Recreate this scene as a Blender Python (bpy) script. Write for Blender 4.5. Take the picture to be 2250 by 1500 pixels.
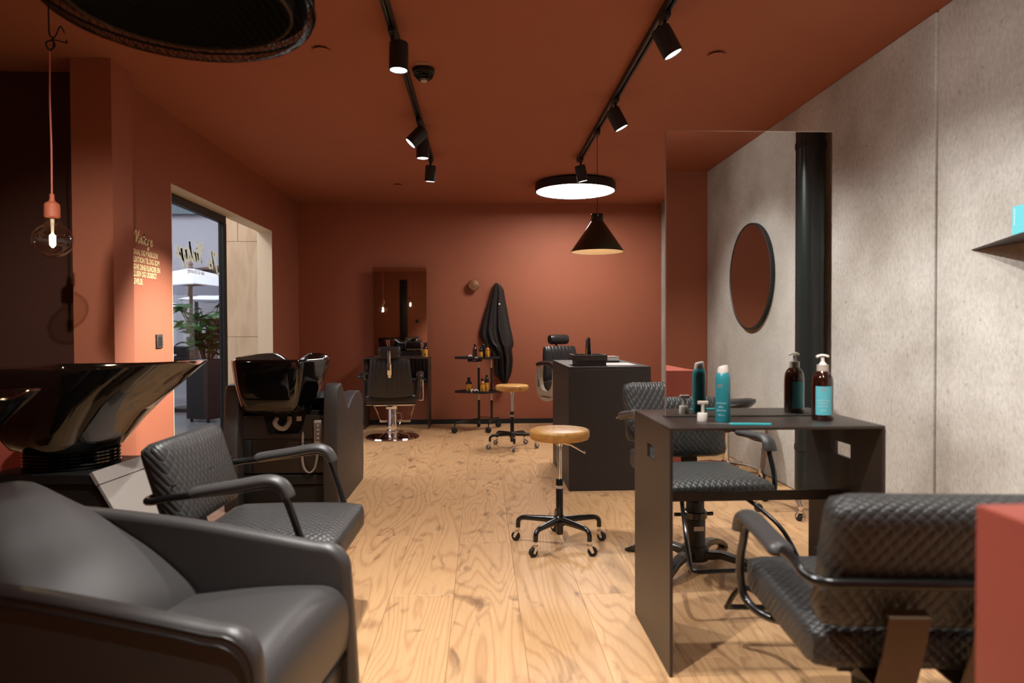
import bpy, bmesh, math, random
from mathutils import Vector, Matrix
random.seed(7)
PI = math.pi
scene = bpy.context.scene
COL = scene.collection
for o in list(bpy.data.objects):
    bpy.data.objects.remove(o)

# ------------------------------------------------------------------ camera
FPX = 1500.0
cam_d = bpy.data.cameras.new('camera')
cam_d.sensor_width = 36.0
cam_d.lens = FPX / 2250 * 36.0
cam_d.clip_start = 0.05
cam_d.dof.use_dof = True
cam_d.dof.focus_distance = 4.6
cam_d.dof.aperture_fstop = 2.4
cam = bpy.data.objects.new('camera', cam_d)
COL.objects.link(cam)
yaw, pitch, roll = 0.044926, 0.017703, -0.004015
_f = Vector((math.sin(yaw), math.cos(yaw), 0)); _r = Vector((math.cos(yaw), -math.sin(yaw), 0)); _u = Vector((0, 0, 1))
_f2 = _f * math.cos(pitch) - _u * math.sin(pitch)
_u2 = _u * math.cos(pitch) + _f * math.sin(pitch)
_r3 = _r * math.cos(roll) + _u2 * math.sin(roll)
_u3 = _u2 * math.cos(roll) - _r * math.sin(roll)
M = Matrix.Identity(4)
for i in range(3):
    M[i][0] = _r3[i]; M[i][1] = _u3[i]; M[i][2] = -_f2[i]
M[2][3] = 1.1
cam.matrix_world = M
scene.camera = cam

# ------------------------------------------------------------------ world, large lights, exposure
world = bpy.data.worlds.new('world'); scene.world = world
world.use_nodes = True
world.node_tree.nodes['Background'].inputs[0].default_value = (0.9, 0.95, 1.0, 1)
world.node_tree.nodes['Background'].inputs[1].default_value = 0.02
scene.view_settings.view_transform = 'Standard'
scene.view_settings.look = 'None'
scene.view_settings.gamma = 1.0
scene.view_settings.exposure = 0.0
scene.view_settings.use_curve_mapping = False
cy = scene.cycles
cy.use_denoising = True
try:
    cy.denoiser = 'OPENIMAGEDENOISE'
    cy.denoising_input_passes = 'RGB_ALBEDO_NORMAL'
except Exception:
    pass
cy.max_bounces = 10; cy.diffuse_bounces = 5; cy.glossy_bounces = 6; cy.transmission_bounces = 8
cy.transparent_max_bounces = 12
cy.caustics_reflective = False; cy.caustics_refractive = False
cy.sample_clamp_indirect = 4.0
cy.blur_glossy = 0.3
SPOT_W = 165.0          # one track spotlight
WARM = (1.0, 0.975, 0.925)
DISC_E = 34.0           # glow of the disc lamp
MALL_W = 800.0
mall_l = bpy.data.lights.new('mall_ceiling_light', 'AREA')
mall_l.shape = 'RECTANGLE'; mall_l.size = 6; mall_l.size_y = 10.5; mall_l.energy = MALL_W; mall_l.color = (0.92, 0.95, 1.0)
mall_o = bpy.data.objects.new('mall_ceiling_light', mall_l)
mall_o.location = (-5.6, 9.6, 4.3); COL.objects.link(mall_o)

mall_n = bpy.data.lights.new('jamb_fill_light', 'AREA'); mall_n.shape = 'DISK'; mall_n.size = 0.8; mall_n.energy = 66.0; mall_n.color = (1.0, 0.95, 0.88)  # added fill without a fixture, brightens the doorway jamb and plywood
mall_p = bpy.data.objects.new('jamb_fill_light', mall_n); mall_p.location = (-3.7, 5.0, 3.7); COL.objects.link(mall_p)

# ------------------------------------------------------------------ materials
def new_mat(name):
    m = bpy.data.materials.new(name); m.use_nodes = True
    nt = m.node_tree
    return m, nt, nt.nodes['Principled BSDF']

def N(nt, t, **kw):
    n = nt.nodes.new(t)
    for k, v in kw.items():
        setattr(n, k, v)
    return n

def srgb(r, g, b):
    f = lambda c: (c / 255 / 12.92) if c / 255 <= 0.04045 else ((c / 255 + 0.055) / 1.055) ** 2.4
    return (f(r), f(g), f(b), 1)

def pbr(name, col, rough=0.5, metal=0.0, bump=0.0, bscale=60.0, var=0.0, vscale=6.0, coat=0.0, spec=0.5):
    m, nt, p = new_mat(name)
    p.inputs['Base Color'].default_value = col
    p.inputs['Roughness'].default_value = rough
    p.inputs['Metallic'].default_value = metal
    p.inputs['Specular IOR Level'].default_value = spec
    p.inputs['Coat Weight'].default_value = coat
    p.inputs['Coat Roughness'].default_value = 0.05
    tc = N(nt, 'ShaderNodeTexCoord')
    if var > 0:
        no = N(nt, 'ShaderNodeTexNoise'); no.inputs['Scale'].default_value = vscale; no.inputs['Detail'].default_value = 5
        nt.links.new(tc.outputs['Object'], no.inputs['Vector'])
        mx = N(nt, 'ShaderNodeMix', data_type='RGBA')
        a = tuple(c * (1 - var) for c in col[:3]) + (1,); b = tuple(min(1, c * (1 + var)) for c in col[:3]) + (1,)
        mx.inputs[6].default_value = a; mx.inputs[7].default_value = b
        nt.links.new(no.outputs['Fac'], mx.inputs[0]); nt.links.new(mx.outputs[2], p.inputs['Base Color'])
    if bump > 0:
        no2 = N(nt, 'ShaderNodeTexNoise'); no2.inputs['Scale'].default_value = bscale; no2.inputs['Detail'].default_value = 4
        nt.links.new(tc.outputs['Object'], no2.inputs['Vector'])
        b = N(nt, 'ShaderNodeBump'); b.inputs['Strength'].default_value = bump; b.inputs['Distance'].default_value = 0.002
        nt.links.new(no2.outputs['Fac'], b.inputs['Height']); nt.links.new(b.outputs['Normal'], p.inputs['Normal'])
    return m

def emis(name, col, strength):
    m, nt, p = new_mat(name)
    p.inputs['Base Color'].default_value = col
    p.inputs['Emission Color'].default_value = col
    p.inputs['Emission Strength'].default_value = strength
    return m

def glass_thin(name, tint=(1, 1, 1, 1), fac=0.0, rough=0.0):
    m = bpy.data.materials.new(name); m.use_nodes = True; nt = m.node_tree
    nt.nodes.remove(nt.nodes['Principled BSDF']); out = nt.nodes['Material Output']
    tr = N(nt, 'ShaderNodeBsdfTransparent'); tr.inputs[0].default_value = tint
    gl = N(nt, 'ShaderNodeBsdfGlossy'); gl.inputs['Roughness'].default_value = rough
    lw = N(nt, 'ShaderNodeLayerWeight'); lw.inputs[0].default_value = 0.5
    fr = N(nt, 'ShaderNodeMath', operation='POWER'); fr.inputs[1].default_value = 4.0
    nt.links.new(lw.outputs['Facing'], fr.inputs[0])
    ad = N(nt, 'ShaderNodeMath', operation='MULTIPLY_ADD'); ad.inputs[1].default_value = 0.9; ad.inputs[2].default_value = 0.035 + fac
    mx = N(nt, 'ShaderNodeMixShader')
    nt.links.new(fr.outputs[0], ad.inputs[0]); nt.links.new(ad.outputs[0], mx.inputs[0])
    nt.links.new(tr.outputs[0], mx.inputs[1]); nt.links.new(gl.outputs[0], mx.inputs[2]); nt.links.new(mx.outputs[0], out.inputs[0])
    return m

def translucent(name, col, f, tcol=None):
    m, nt, p = new_mat(name); out = nt.nodes['Material Output']
    p.inputs['Base Color'].default_value = col; p.inputs['Roughness'].default_value = 0.7
    tr = N(nt, 'ShaderNodeBsdfTranslucent'); tr.inputs[0].default_value = tcol or col
    mx = N(nt, 'ShaderNodeMixShader'); mx.inputs[0].default_value = f
    nt.links.new(p.outputs[0], mx.inputs[1]); nt.links.new(tr.outputs[0], mx.inputs[2]); nt.links.new(mx.outputs[0], out.inputs[0])
    return m

def mat_wood_floor():
    m, nt, p = new_mat('oak_plank')
    L = nt.links.new
    tc = N(nt, 'ShaderNodeTexCoord'); oi = N(nt, 'ShaderNodeObjectInfo')
    vm = N(nt, 'ShaderNodeVectorMath', operation='SCALE'); vm.inputs[0].default_value = (37.0, 91.0, 13.0)
    L(oi.outputs['Random'], vm.inputs[3])
    ad = N(nt, 'ShaderNodeVectorMath', operation='ADD'); L(tc.outputs['Object'], ad.inputs[0]); L(vm.outputs[0], ad.inputs[1])
    mp = N(nt, 'ShaderNodeMapping'); mp.inputs['Scale'].default_value = (3.8, 0.50, 1.0); L(ad.outputs[0], mp.inputs[0])
    n1 = N(nt, 'ShaderNodeTexNoise'); n1.inputs['Scale'].default_value = 1.0; n1.inputs['Detail'].default_value = 1.6
    n1.inputs['Roughness'].default_value = 0.42; n1.inputs['Distortion'].default_value = 0.25; L(mp.outputs[0], n1.inputs['Vector'])
    mu = N(nt, 'ShaderNodeMath', operation='MULTIPLY'); mu.inputs[1].default_value = 150.0; L(n1.outputs['Fac'], mu.inputs[0])
    sn = N(nt, 'ShaderNodeMath', operation='SINE'); L(mu.outputs[0], sn.inputs[0])
    ab = N(nt, 'ShaderNodeMapRange'); ab.inputs[1].default_value = -1; ab.inputs[2].default_value = 1; L(sn.outputs[0], ab.inputs[0])
    pw = N(nt, 'ShaderNodeMath', operation='POWER'); pw.inputs[1].default_value = 4.5; L(ab.outputs[0], pw.inputs[0])
    # fine fibre
    mp2 = N(nt, 'ShaderNodeMapping'); mp2.inputs['Scale'].default_value = (120, 7, 1); L(ad.outputs[0], mp2.inputs[0])
    n2 = N(nt, 'ShaderNodeTexNoise'); n2.inputs['Scale'].default_value = 1; n2.inputs['Detail'].default_value = 3; L(mp2.outputs[0], n2.inputs['Vector'])
    # dark knots / cracks
    mp3 = N(nt, 'ShaderNodeMapping'); mp3.inputs['Scale'].default_value = (7, 2.6, 1); L(ad.outputs[0], mp3.inputs[0])
    n3 = N(nt, 'ShaderNodeTexNoise'); n3.inputs['Scale'].default_value = 1.3; n3.inputs['Detail'].default_value = 6; n3.inputs['Distortion'].default_value = 1.4
    L(mp3.outputs[0], n3.inputs['Vector'])
    cr = N(nt, 'ShaderNodeValToRGB'); cr.color_ramp.elements[0].position = 0.58; cr.color_ramp.elements[0].color = (0, 0, 0, 1)
    cr.color_ramp.elements[1].position = 0.74; cr.color_ramp.elements[1].color = (1, 1, 1, 1); L(n3.outputs['Fac'], cr.inputs[0])
    c1 = N(nt, 'ShaderNodeMix', data_type='RGBA'); c1.inputs[6].default_value = srgb(202, 160, 116); c1.inputs[7].default_value = srgb(152, 102, 60)
    f1 = N(nt, 'ShaderNodeMath', operation='MULTIPLY'); f1.inputs[1].default_value = 0.36; L(pw.outputs[0], f1.inputs[0]); L(f1.outputs[0], c1.inputs[0])
    c2 = N(nt, 'ShaderNodeMix', data_type='RGBA', blend_type='MULTIPLY'); c2.inputs[0].default_value = 0.35
    L(c1.outputs[2], c2.inputs[6]); L(n2.outputs['Color'], c2.inputs[7])
    g = N(nt, 'ShaderNodeMix', data_type='RGBA'); g.inputs[7].default_value = srgb(92, 60, 40)
    f2 = N(nt, 'ShaderNodeMath', operation='MULTIPLY'); f2.inputs[1].default_value = 0.75; L(cr.outputs[0], f2.inputs[0])
    L(f2.outputs[0], g.inputs[0])
    bw = N(nt, 'ShaderNodeRGBToBW'); L(n2.outputs['Color'], bw.inputs[0])
    c2.inputs[7].default_value = (1, 1, 1, 1); nt.links.remove(c2.inputs[7].links[0]); L(bw.outputs[0], c2.inputs[7])
    hs = N(nt, 'ShaderNodeHueSaturation')
    vr = N(nt, 'ShaderNodeMapRange'); vr.inputs[3].default_value = 1.02; vr.inputs[4].default_value = 1.20; L(oi.outputs['Random'], vr.inputs[0])
    L(c2.outputs[2], hs.inputs['Color']); L(vr.outputs[0], hs.inputs['Value'])
    L(hs.outputs[0], g.inputs[6])
    L(g.outputs[2], p.inputs['Base Color'])
    p.inputs['Roughness'].default_value = 0.42; p.inputs['Specular IOR Level'].default_value = 0.35
    b = N(nt, 'ShaderNodeBump'); b.inputs['Strength'].default_value = 0.12; b.inputs['Distance'].default_value = 0.001
    L(n2.outputs['Fac'], b.inputs['Height']); L(b.outputs[0], p.inputs['Normal'])
    return m

def mat_grain(name, ca, cb, scale=(1, 1, 1), freq=30.0, rough=0.45, amt=0.6):
    m, nt, p = new_mat(name); L = nt.links.new
    tc = N(nt, 'ShaderNodeTexCoord'); mp = N(nt, 'ShaderNodeMapping'); mp.inputs['Scale'].default_value = scale
    L(tc.outputs['Object'], mp.inputs[0])
    n1 = N(nt, 'ShaderNodeTexNoise'); n1.inputs['Scale'].default_value = 1.0; n1.inputs['Detail'].default_value = 3; L(mp.outputs[0], n1.inputs['Vector'])
    mu = N(nt, 'ShaderNodeMath', operation='MULTIPLY'); mu.inputs[1].default_value = freq; L(n1.outputs['Fac'], mu.inputs[0])
    sn = N(nt, 'ShaderNodeMath', operation='SINE'); L(mu.outputs[0], sn.inputs[0])
    mr = N(nt, 'ShaderNodeMapRange'); mr.inputs[1].default_value = -1; mr.inputs[4].default_value = amt; L(sn.outputs[0], mr.inputs[0])
    mx = N(nt, 'ShaderNodeMix', data_type='RGBA'); mx.inputs[6].default_value = ca; mx.inputs[7].default_value = cb
    L(mr.outputs[0], mx.inputs[0]); L(mx.outputs[2], p.inputs['Base Color'])
    p.inputs['Roughness'].default_value = rough
    return m

def mat_concrete():
    m, nt, p = new_mat('cast_concrete'); L = nt.links.new
    tc = N(nt, 'ShaderNodeTexCoord')
    n1 = N(nt, 'ShaderNodeTexNoise'); n1.inputs['Scale'].default_value = 2.2; n1.inputs['Detail'].default_value = 6; L(tc.outputs['Object'], n1.inputs['Vector'])
    mp = N(nt, 'ShaderNodeMapping'); mp.inputs['Scale'].default_value = (1, 60, 34); L(tc.outputs['Object'], mp.inputs[0])
    n2 = N(nt, 'ShaderNodeTexNoise'); n2.inputs['Scale'].default_value = 1.0; n2.inputs['Detail'].default_value = 6; n2.inputs['Roughness'].default_value = 0.7; L(mp.outputs[0], n2.inputs['Vector'])
    vo = N(nt, 'ShaderNodeTexNoise'); vo.inputs['Scale'].default_value = 30; vo.inputs['Detail'].default_value = 3; L(tc.outputs['Object'], vo.inputs['Vector'])
    cr = N(nt, 'ShaderNodeValToRGB'); cr.color_ramp.elements[0].position = 0.3; cr.color_ramp.elements[0].color = srgb(162, 155, 146)
    cr.color_ramp.elements[1].position = 0.72; cr.color_ramp.elements[1].color = srgb(206, 203, 198); L(n1.outputs['Fac'], cr.inputs[0])
    cr2 = N(nt, 'ShaderNodeValToRGB'); cr2.color_ramp.elements[0].position = 0.3; cr2.color_ramp.elements[0].color = (0.55, 0.53, 0.5, 1)
    cr2.color_ramp.elements[1].position = 0.6; cr2.color_ramp.elements[1].color = (1, 1, 1, 1); L(n2.outputs['Fac'], cr2.inputs[0])
    mx = N(nt, 'ShaderNodeMix', data_type='RGBA', blend_type='MULTIPLY'); mx.inputs[0].default_value = 0.55
    L(cr.outputs[0], mx.inputs[6]); L(cr2.outputs[0], mx.inputs[7])
    cr3 = N(nt, 'ShaderNodeValToRGB'); cr3.color_ramp.elements[0].position = 0.66; cr3.color_ramp.elements[0].color = (1, 1, 1, 1)
    cr3.color_ramp.elements[1].position = 0.78; cr3.color_ramp.elements[1].color = (0.5, 0.47, 0.43, 1); L(vo.outputs['Fac'], cr3.inputs[0])
    m2 = N(nt, 'ShaderNodeMix', data_type='RGBA', blend_type='MULTIPLY'); m2.inputs[0].default_value = 0.6
    L(mx.outputs[2], m2.inputs[6]); L(cr3.outputs[0], m2.inputs[7])
    L(m2.outputs[2], p.inputs['Base Color']); p.inputs['Roughness'].default_value = 0.85
    b = N(nt, 'ShaderNodeBump'); b.inputs['Strength'].default_value = 0.35; b.inputs['Distance'].default_value = 0.002
    L(n2.outputs['Fac'], b.inputs['Height']); L(b.outputs[0], p.inputs['Normal'])
    return m

def mat_quilt(name, col, s=0.0195):
    m, nt, p = new_mat(name); L = nt.links.new
    tc = N(nt, 'ShaderNodeTexCoord'); sx = N(nt, 'ShaderNodeSeparateXYZ'); L(tc.outputs['Object'], sx.inputs[0])
    ad = N(nt, 'ShaderNodeMath', operation='ADD'); L(sx.outputs[1], ad.inputs[0]); L(sx.outputs[2], ad.inputs[1])
    def fam(op):
        a = N(nt, 'ShaderNodeMath', operation=op); L(sx.outputs[0], a.inputs[0]); L(ad.outputs[0], a.inputs[1])
        b = N(nt, 'ShaderNodeMath', operation='MULTIPLY'); b.inputs[1].default_value = PI / s / 1.414; L(a.outputs[0], b.inputs[0])
        c = N(nt, 'ShaderNodeMath', operation='SINE'); L(b.outputs[0], c.inputs[0])
        d = N(nt, 'ShaderNodeMath', operation='ABSOLUTE'); L(c.outputs[0], d.inputs[0])
        e = N(nt, 'ShaderNodeMath', operation='POWER'); e.inputs[1].default_value = 0.45; L(d.outputs[0], e.inputs[0])
        return e
    u = fam('ADD'); v = fam('SUBTRACT')
    mu = N(nt, 'ShaderNodeMath', operation='MULTIPLY'); L(u.outputs[0], mu.inputs[0]); L(v.outputs[0], mu.inputs[1])
    no = N(nt, 'ShaderNodeTexNoise'); no.inputs['Scale'].default_value = 300; L(tc.outputs['Object'], no.inputs['Vector'])
    mu2 = N(nt, 'ShaderNodeMath', operation='MULTIPLY_ADD'); mu2.inputs[1].default_value = 0.05; L(no.outputs['Fac'], mu2.inputs[0]); L(mu.outputs[0], mu2.inputs[2])
    b = N(nt, 'ShaderNodeBump'); b.inputs['Strength'].default_value = 0.8; b.inputs['Distance'].default_value = 0.0032
    L(mu2.outputs[0], b.inputs['Height']); L(b.outputs[0], p.inputs['Normal'])
    p.inputs['Base Color'].default_value = col; p.inputs['Roughness'].default_value = 0.42
    return m

MT = {}
RUST = srgb(152, 89, 65)
MT['rust'] = pbr('rust_paint', RUST, 0.62, bump=0.08, bscale=180, var=0.05, vscale=3, spec=0.3)
MT['rust_ceiling'] = pbr('rust_ceiling_paint', srgb(162, 100, 77), 0.8, var=0.05, vscale=3, spec=0.2)
MT['umber'] = pbr('dark_umber', srgb(66, 38, 28), 0.7, spec=0.2)  # niche wall, a darker brown than the other walls
MT['red_lac'] = pbr('red_laminate', srgb(152, 72, 60), 0.45, var=0.04)
MT['concrete'] = mat_concrete()
MT['oak'] = mat_wood_floor()
MT['stoolwood'] = mat_grain('beech_seat', srgb(200, 152, 84), srgb(162, 112, 52), (14, 3, 14), 26, 0.38)
MT['walnut'] = mat_grain('walnut_knob', srgb(140, 92, 58), srgb(92, 56, 34), (22, 22, 22), 20, 0.5)
MT['ply'] = mat_grain('birch_plywood', srgb(200, 176, 146), srgb(182, 156, 124), (5, 5, 0.9), 34, 0.55, 0.7)
MT['cream'] = pbr('cream_lining', srgb(212, 194, 166), 0.7)
MT['black'] = pbr('black_powder_coat', srgb(26, 25, 25), 0.5, bump=0.1, bscale=500)
MT['black_matte'] = pbr('black_matte', srgb(20, 20, 20), 0.75)
MT['station'] = pbr('bronze_black_sheet_metal', srgb(42, 33, 27), 0.42, bump=0.06, bscale=600, spec=0.6)
MT['vinyl'] = pbr('charcoal_vinyl', srgb(54, 50, 48), 0.5, bump=0.1, bscale=400)
MT['desk'] = pbr('anthracite_laminate', srgb(37, 34, 35), 0.5, bump=0.05, bscale=500)
MT['gloss'] = pbr('black_ceramic', srgb(10, 9, 8), 0.06, coat=0.6, spec=0.6)
MT['leather'] = pbr('black_leather', srgb(62, 60, 60), 0.40, bump=0.22, bscale=220, spec=0.5)
MT['leather2'] = pbr('black_barber_leather', srgb(34, 33, 33), 0.34, bump=0.15, bscale=260, spec=0.5)
MT['quilt'] = mat_quilt('quilted_black_leather', srgb(50, 50, 50))
MT['chrome'] = pbr('polished_chrome', (0.78, 0.77, 0.76, 1), 0.08, 1.0)
MT['steel'] = pbr('brushed_steel', (0.55, 0.53, 0.5, 1), 0.3, 1.0)
MT['tube'] = pbr('black_gloss_tube', srgb(18, 18, 18), 0.22, spec=0.6)
MT['bronze'] = pbr('bronze_strap', srgb(84, 64, 46), 0.45, 0.3)
MT['mirror'] = pbr('mirror_glass', (0.86, 0.88, 0.86, 1), 0.01, 1.0)
MT['mirror_edge'] = pbr('mirror_edge', srgb(150, 130, 112), 0.4, 0.3)
MT['rubber'] = pbr('black_rubber', srgb(22, 22, 22), 0.7)
MT['grey_wheel'] = pbr('grey_wheel', srgb(120, 118, 116), 0.45)
MT['white'] = pbr('white_plastic', srgb(228, 220, 212), 0.35)
MT['paper'] = pbr('white_paper', srgb(222, 218, 216), 0.8)
MT['teal'] = pbr('teal_metal_can', srgb(44, 138, 150), 0.32)
MT['teal_label'] = pbr('turquoise_label', srgb(96, 186, 198), 0.5)
MT['teal_comb'] = pbr('turquoise_comb_plastic', srgb(58, 176, 184), 0.3)
MT['copper_ink'] = pbr('copper_ink', srgb(196, 120, 96), 0.5)
MT['white_ink'] = pbr('white_ink', srgb(205, 226, 230), 0.6)
MT['cream_ink'] = pbr('cream_vinyl', srgb(232, 202, 148), 0.6)
MT['gold_ink'] = translucent('gold_vinyl', srgb(168, 152, 112), 0.62, (0.62, 0.55, 0.40, 1))
MT['amber'] = pbr('amber_bottle', srgb(38, 14, 6), 0.1, coat=0.5)
MT['amber_light'] = pbr('light_amber_bottle', srgb(158, 92, 22), 0.12, coat=0.5)
MT['bottle_black'] = pbr('black_bottle', srgb(16, 14, 12), 0.2)
MT['yellow_label'] = pbr('yellow_label', srgb(206, 150, 44), 0.6, var=0.2, vscale=60)
MT['ivory'] = pbr('ivory_enamel', srgb(196, 184, 164), 0.25, coat=0.3)
MT['lamp_green'] = pbr('dark_green_enamel', srgb(20, 28, 20), 0.15, coat=0.4)
MT['lamp_in'] = pbr('lamp_white_inside', srgb(238, 220, 190), 0.6)
MT['grey_laminate'] = pbr('grey_satin_panel', srgb(150, 142, 136), 0.45)
MT['mesh_black'] = pbr('black_wire', srgb(20, 21, 20), 0.85, spec=0.15)
MT['cord_terra'] = pbr('terracotta_cord', srgb(190, 110, 84), 0.7)
MT['socket_terra'] = pbr('terracotta_silicone', srgb(176, 92, 62), 0.6)
MT['filament'] = emis('glowing_filament', (1.0, 0.78, 0.5, 1), 60.0)
MT['bulb_glass'] = glass_thin('clear_bulb_glass', (0.97, 0.94, 0.9, 1), 0.05, 0.02)
MT['pane'] = glass_thin('door_glass', (0.93, 0.95, 0.96, 1), 0.0)
MT['spot_lens'] = emis('spot_lens_glow', (1.0, 0.95, 0.9, 1), 14.0)
MT['disc'] = emis('disc_lamp_glow', (1.0, 0.95, 0.90, 1), DISC_E)
MT['switch'] = pbr('anthracite_switch', srgb(52, 46, 42), 0.5)
MT['card_grey'] = pbr('light_grey_handset', srgb(168, 158, 148), 0.5)
MT['button'] = pbr('button_grey', srgb(110, 100, 94), 0.5)
MT['cloth'] = pbr('black_nylon_cape', srgb(30, 29, 29), 0.33, bump=0.6, bscale=22, spec=0.6)
MT['mall_floor'] = pbr('grey_polished_concrete', srgb(120, 120, 122), 0.22, var=0.15, vscale=1.4)
MT['mall_white'] = pbr('mall_white_wall', srgb(178, 176, 184), 0.8)
MT['mall_band'] = pbr('mall_grey_band', srgb(112, 124, 132), 0.8, var=0.12, vscale=1.2)
MT['canvas'] = translucent('white_parasol_canvas', srgb(226, 226, 234), 0.3)
MT['pole_wood'] = pbr('parasol_pole_wood', srgb(128, 92, 66), 0.5)
MT['rattan'] = pbr('brown_rattan', srgb(134, 96, 78), 0.6)
MT['leaf'] = pbr('green_leaf', srgb(38, 92, 36), 0.35, var=0.35, vscale=9)
MT['leaf_y'] = pbr('yellow_green_leaf', srgb(172, 166, 88), 0.45)
MT['bark'] = pbr('plant_stem', srgb(96, 78, 58), 0.7)
MT['soil'] = pbr('dark_soil', srgb(40, 32, 26), 0.9)
MT['dark_board'] = pbr('dark_board', srgb(44, 42, 46), 0.6)
MT['wood_edge'] = pbr('wood_edge', srgb(112, 92, 80), 0.6)
MT['rim_brown'] = pbr('cane_ring', srgb(120, 92, 66), 0.5)
MT['pinklabel'] = pbr('pale_label', srgb(150, 104, 84), 0.6)
MT['cap_silver'] = pbr('pale_collar', srgb(196, 182, 170), 0.35)

# ------------------------------------------------------------------ mesh helpers
class MB:
    def __init__(self):
        self.bm = bmesh.new()
    def _add(self, verts, faces, mtx=None):
        vs = [self.bm.verts.new((mtx @ Vector(v)) if mtx is not None else v) for v in verts]
        for f in faces:
            try:
                self.bm.faces.new([vs[i] for i in f])
            except ValueError:
                pass
        return vs
    def box(self, x0, x1, y0, y1, z0, z1, mtx=None):
        v = [(x, y, z) for z in (z0, z1) for y in (y0, y1) for x in (x0, x1)]
        f = [(0, 2, 3, 1), (4, 5, 7, 6), (0, 1, 5, 4), (2, 6, 7, 3), (0, 4, 6, 2), (1, 3, 7, 5)]
        self._add(v, f, mtx); return self
    def rbox(self, x0, x1, y0, y1, z0, z1, b=0.01, seg=3, mtx=None):
        t = bmesh.new()
        v = [t.verts.new((x, y, z)) for z in (z0, z1) for y in (y0, y1) for x in (x0, x1)]
        for f in [(0, 2, 3, 1), (4, 5, 7, 6), (0, 1, 5, 4), (2, 6, 7, 3), (0, 4, 6, 2), (1, 3, 7, 5)]:
            t.faces.new([v[i] for i in f])
        bmesh.ops.bevel(t, geom=list(t.edges), offset=b, segments=seg, profile=0.5, affect='EDGES')
        self.merge(t, mtx); return self
    def merge(self, t, mtx=None):
        t.verts.index_update()
        vs = [self.bm.verts.new((mtx @ v.co) if mtx is not None else v.co) for v in t.verts]
        for f in t.faces:
            try:
                self.bm.faces.new([vs[v.index] for v in f.verts])
            except ValueError:
                pass
        t.free()
    def prism(self, poly, axis, a, b, bev=0.0, seg=2, mtx=None):
        """poly: 2D points in the plane normal to axis, extruded from a to b along axis."""
        def P(p, h):
            if axis == 'x': return (h, p[0], p[1])
            if axis == 'y': return (p[0], h, p[1])
            return (p[0], p[1], h)
        t = bmesh.new(); n = len(poly)
        lo = [t.verts.new(P(p, a)) for p in poly]; hi = [t.verts.new(P(p, b)) for p in poly]
        t.faces.new(lo[::-1]); t.faces.new(hi)
        for i in range(n):
            t.faces.new((lo[i], lo[(i + 1) % n], hi[(i + 1) % n], hi[i]))
        bmesh.ops.recalc_face_normals(t, faces=list(t.faces))
        if bev > 0:
            es = [e for e in t.edges if (e.verts[0] in lo) == (e.verts[1] in lo)]
            bmesh.ops.bevel(t, geom=es, offset=bev, segments=seg, profile=0.5, affect='EDGES')
        self.merge(t, mtx); return self
    def lathe(self, prof, seg=32, mtx=None, cx=0, cy=0):
        rings = []
        vs, fs = [], []
        for (r, z) in prof:
            if r < 1e-6:
                rings.append([len(vs)]); vs.append((cx, cy, z))
            else:
                st = len(vs); rings.append(list(range(st, st + seg)))
                vs += [(cx + r * math.cos(2 * PI * i / seg), cy + r * math.sin(2 * PI * i / seg), z) for i in range(seg)]
        for a, b in zip(rings, rings[1:]):
            for i in range(seg):
                j = (i + 1) % seg
                q = [a[i % len(a)], a[j % len(a)], b[j % len(b)], b[i % len(b)]]
                q2 = []
                for k in q:
                    if k not in q2: q2.append(k)
                if len(q2) > 2: fs.append(q2)
        self._add(vs, fs, mtx); return self
    def cyl(self, p0, p1, r, r2=None, seg=20, caps=True):
        return self.tube([p0, p1], [r, r if r2 is None else r2], seg, caps=caps)
    def tube(self, pts, r, seg=10, closed=False, caps=True, flat=None):
        pts = [Vector(p) for p in pts]; n = len(pts)
        rs = r if isinstance(r, (list, tuple)) else [r] * n
        tang = []
        for i in range(n):
            if closed: t = pts[(i + 1) % n] - pts[i - 1]
            else: t = pts[min(i + 1, n - 1)] - pts[max(i - 1, 0)]
            tang.append(t.normalized())
        t0 = tang[0]; up = Vector((0, 0, 1)) if abs(t0.z) < 0.9 else Vector((1, 0, 0))
        nrm = t0.cross(up).normalized(); vs, fs = [], []
        for i in range(n):
            if i:
                q = tang[i - 1].rotation_difference(tang[i]); nrm = (q @ nrm).normalized()
            bn = tang[i].cross(nrm)
            for k in range(seg):
                a = 2 * PI * k / seg
                sx, sy = (1, 1) if flat is None else flat
                vs.append(pts[i] + nrm * math.cos(a) * rs[i] * sx + bn * math.sin(a) * rs[i] * sy)
        m = n if closed else n - 1
        for i in range(m):
            for k in range(seg):
                a, b = i * seg, ((i + 1) % n) * seg
                fs.append((a + k, a + (k + 1) % seg, b + (k + 1) % seg, b + k))
        if caps and not closed:
            fs.append(tuple(range(seg))[::-1]); fs.append(tuple((n - 1) * seg + k for k in range(seg)))
        self._add(vs, fs); return self
    def loft(self, secs, cap0=True, cap1=True, closed=True, mtx=None):
        n = len(secs[0]); vs = [p for s in secs for p in s]; fs = []
        for i in range(len(secs) - 1):
            for k in range(n if closed else n - 1):
                fs.append((i * n + k, i * n + (k + 1) % n, (i + 1) * n + (k + 1) % n, (i + 1) * n + k))
        if cap0: fs.append(tuple(range(n))[::-1])
        if cap1: fs.append(tuple((len(secs) - 1) * n + k for k in range(n)))
        self._add(vs, fs, mtx); return self
    def sphere(self, c, r, sx=1, sy=1, sz=1, seg=16, mtx=None):
        rings = max(6, seg // 2)
        prof = [(r * math.sin(PI * i / rings), -r * math.cos(PI * i / rings)) for i in range(rings + 1)]
        prof[0] = (0, -r); prof[-1] = (0, r)
        m = Matrix.Translation(c) @ Matrix.Diagonal((sx, sy, sz, 1))
        if mtx is not None: m = mtx @ m
        return self.lathe(prof, seg, m)
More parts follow.
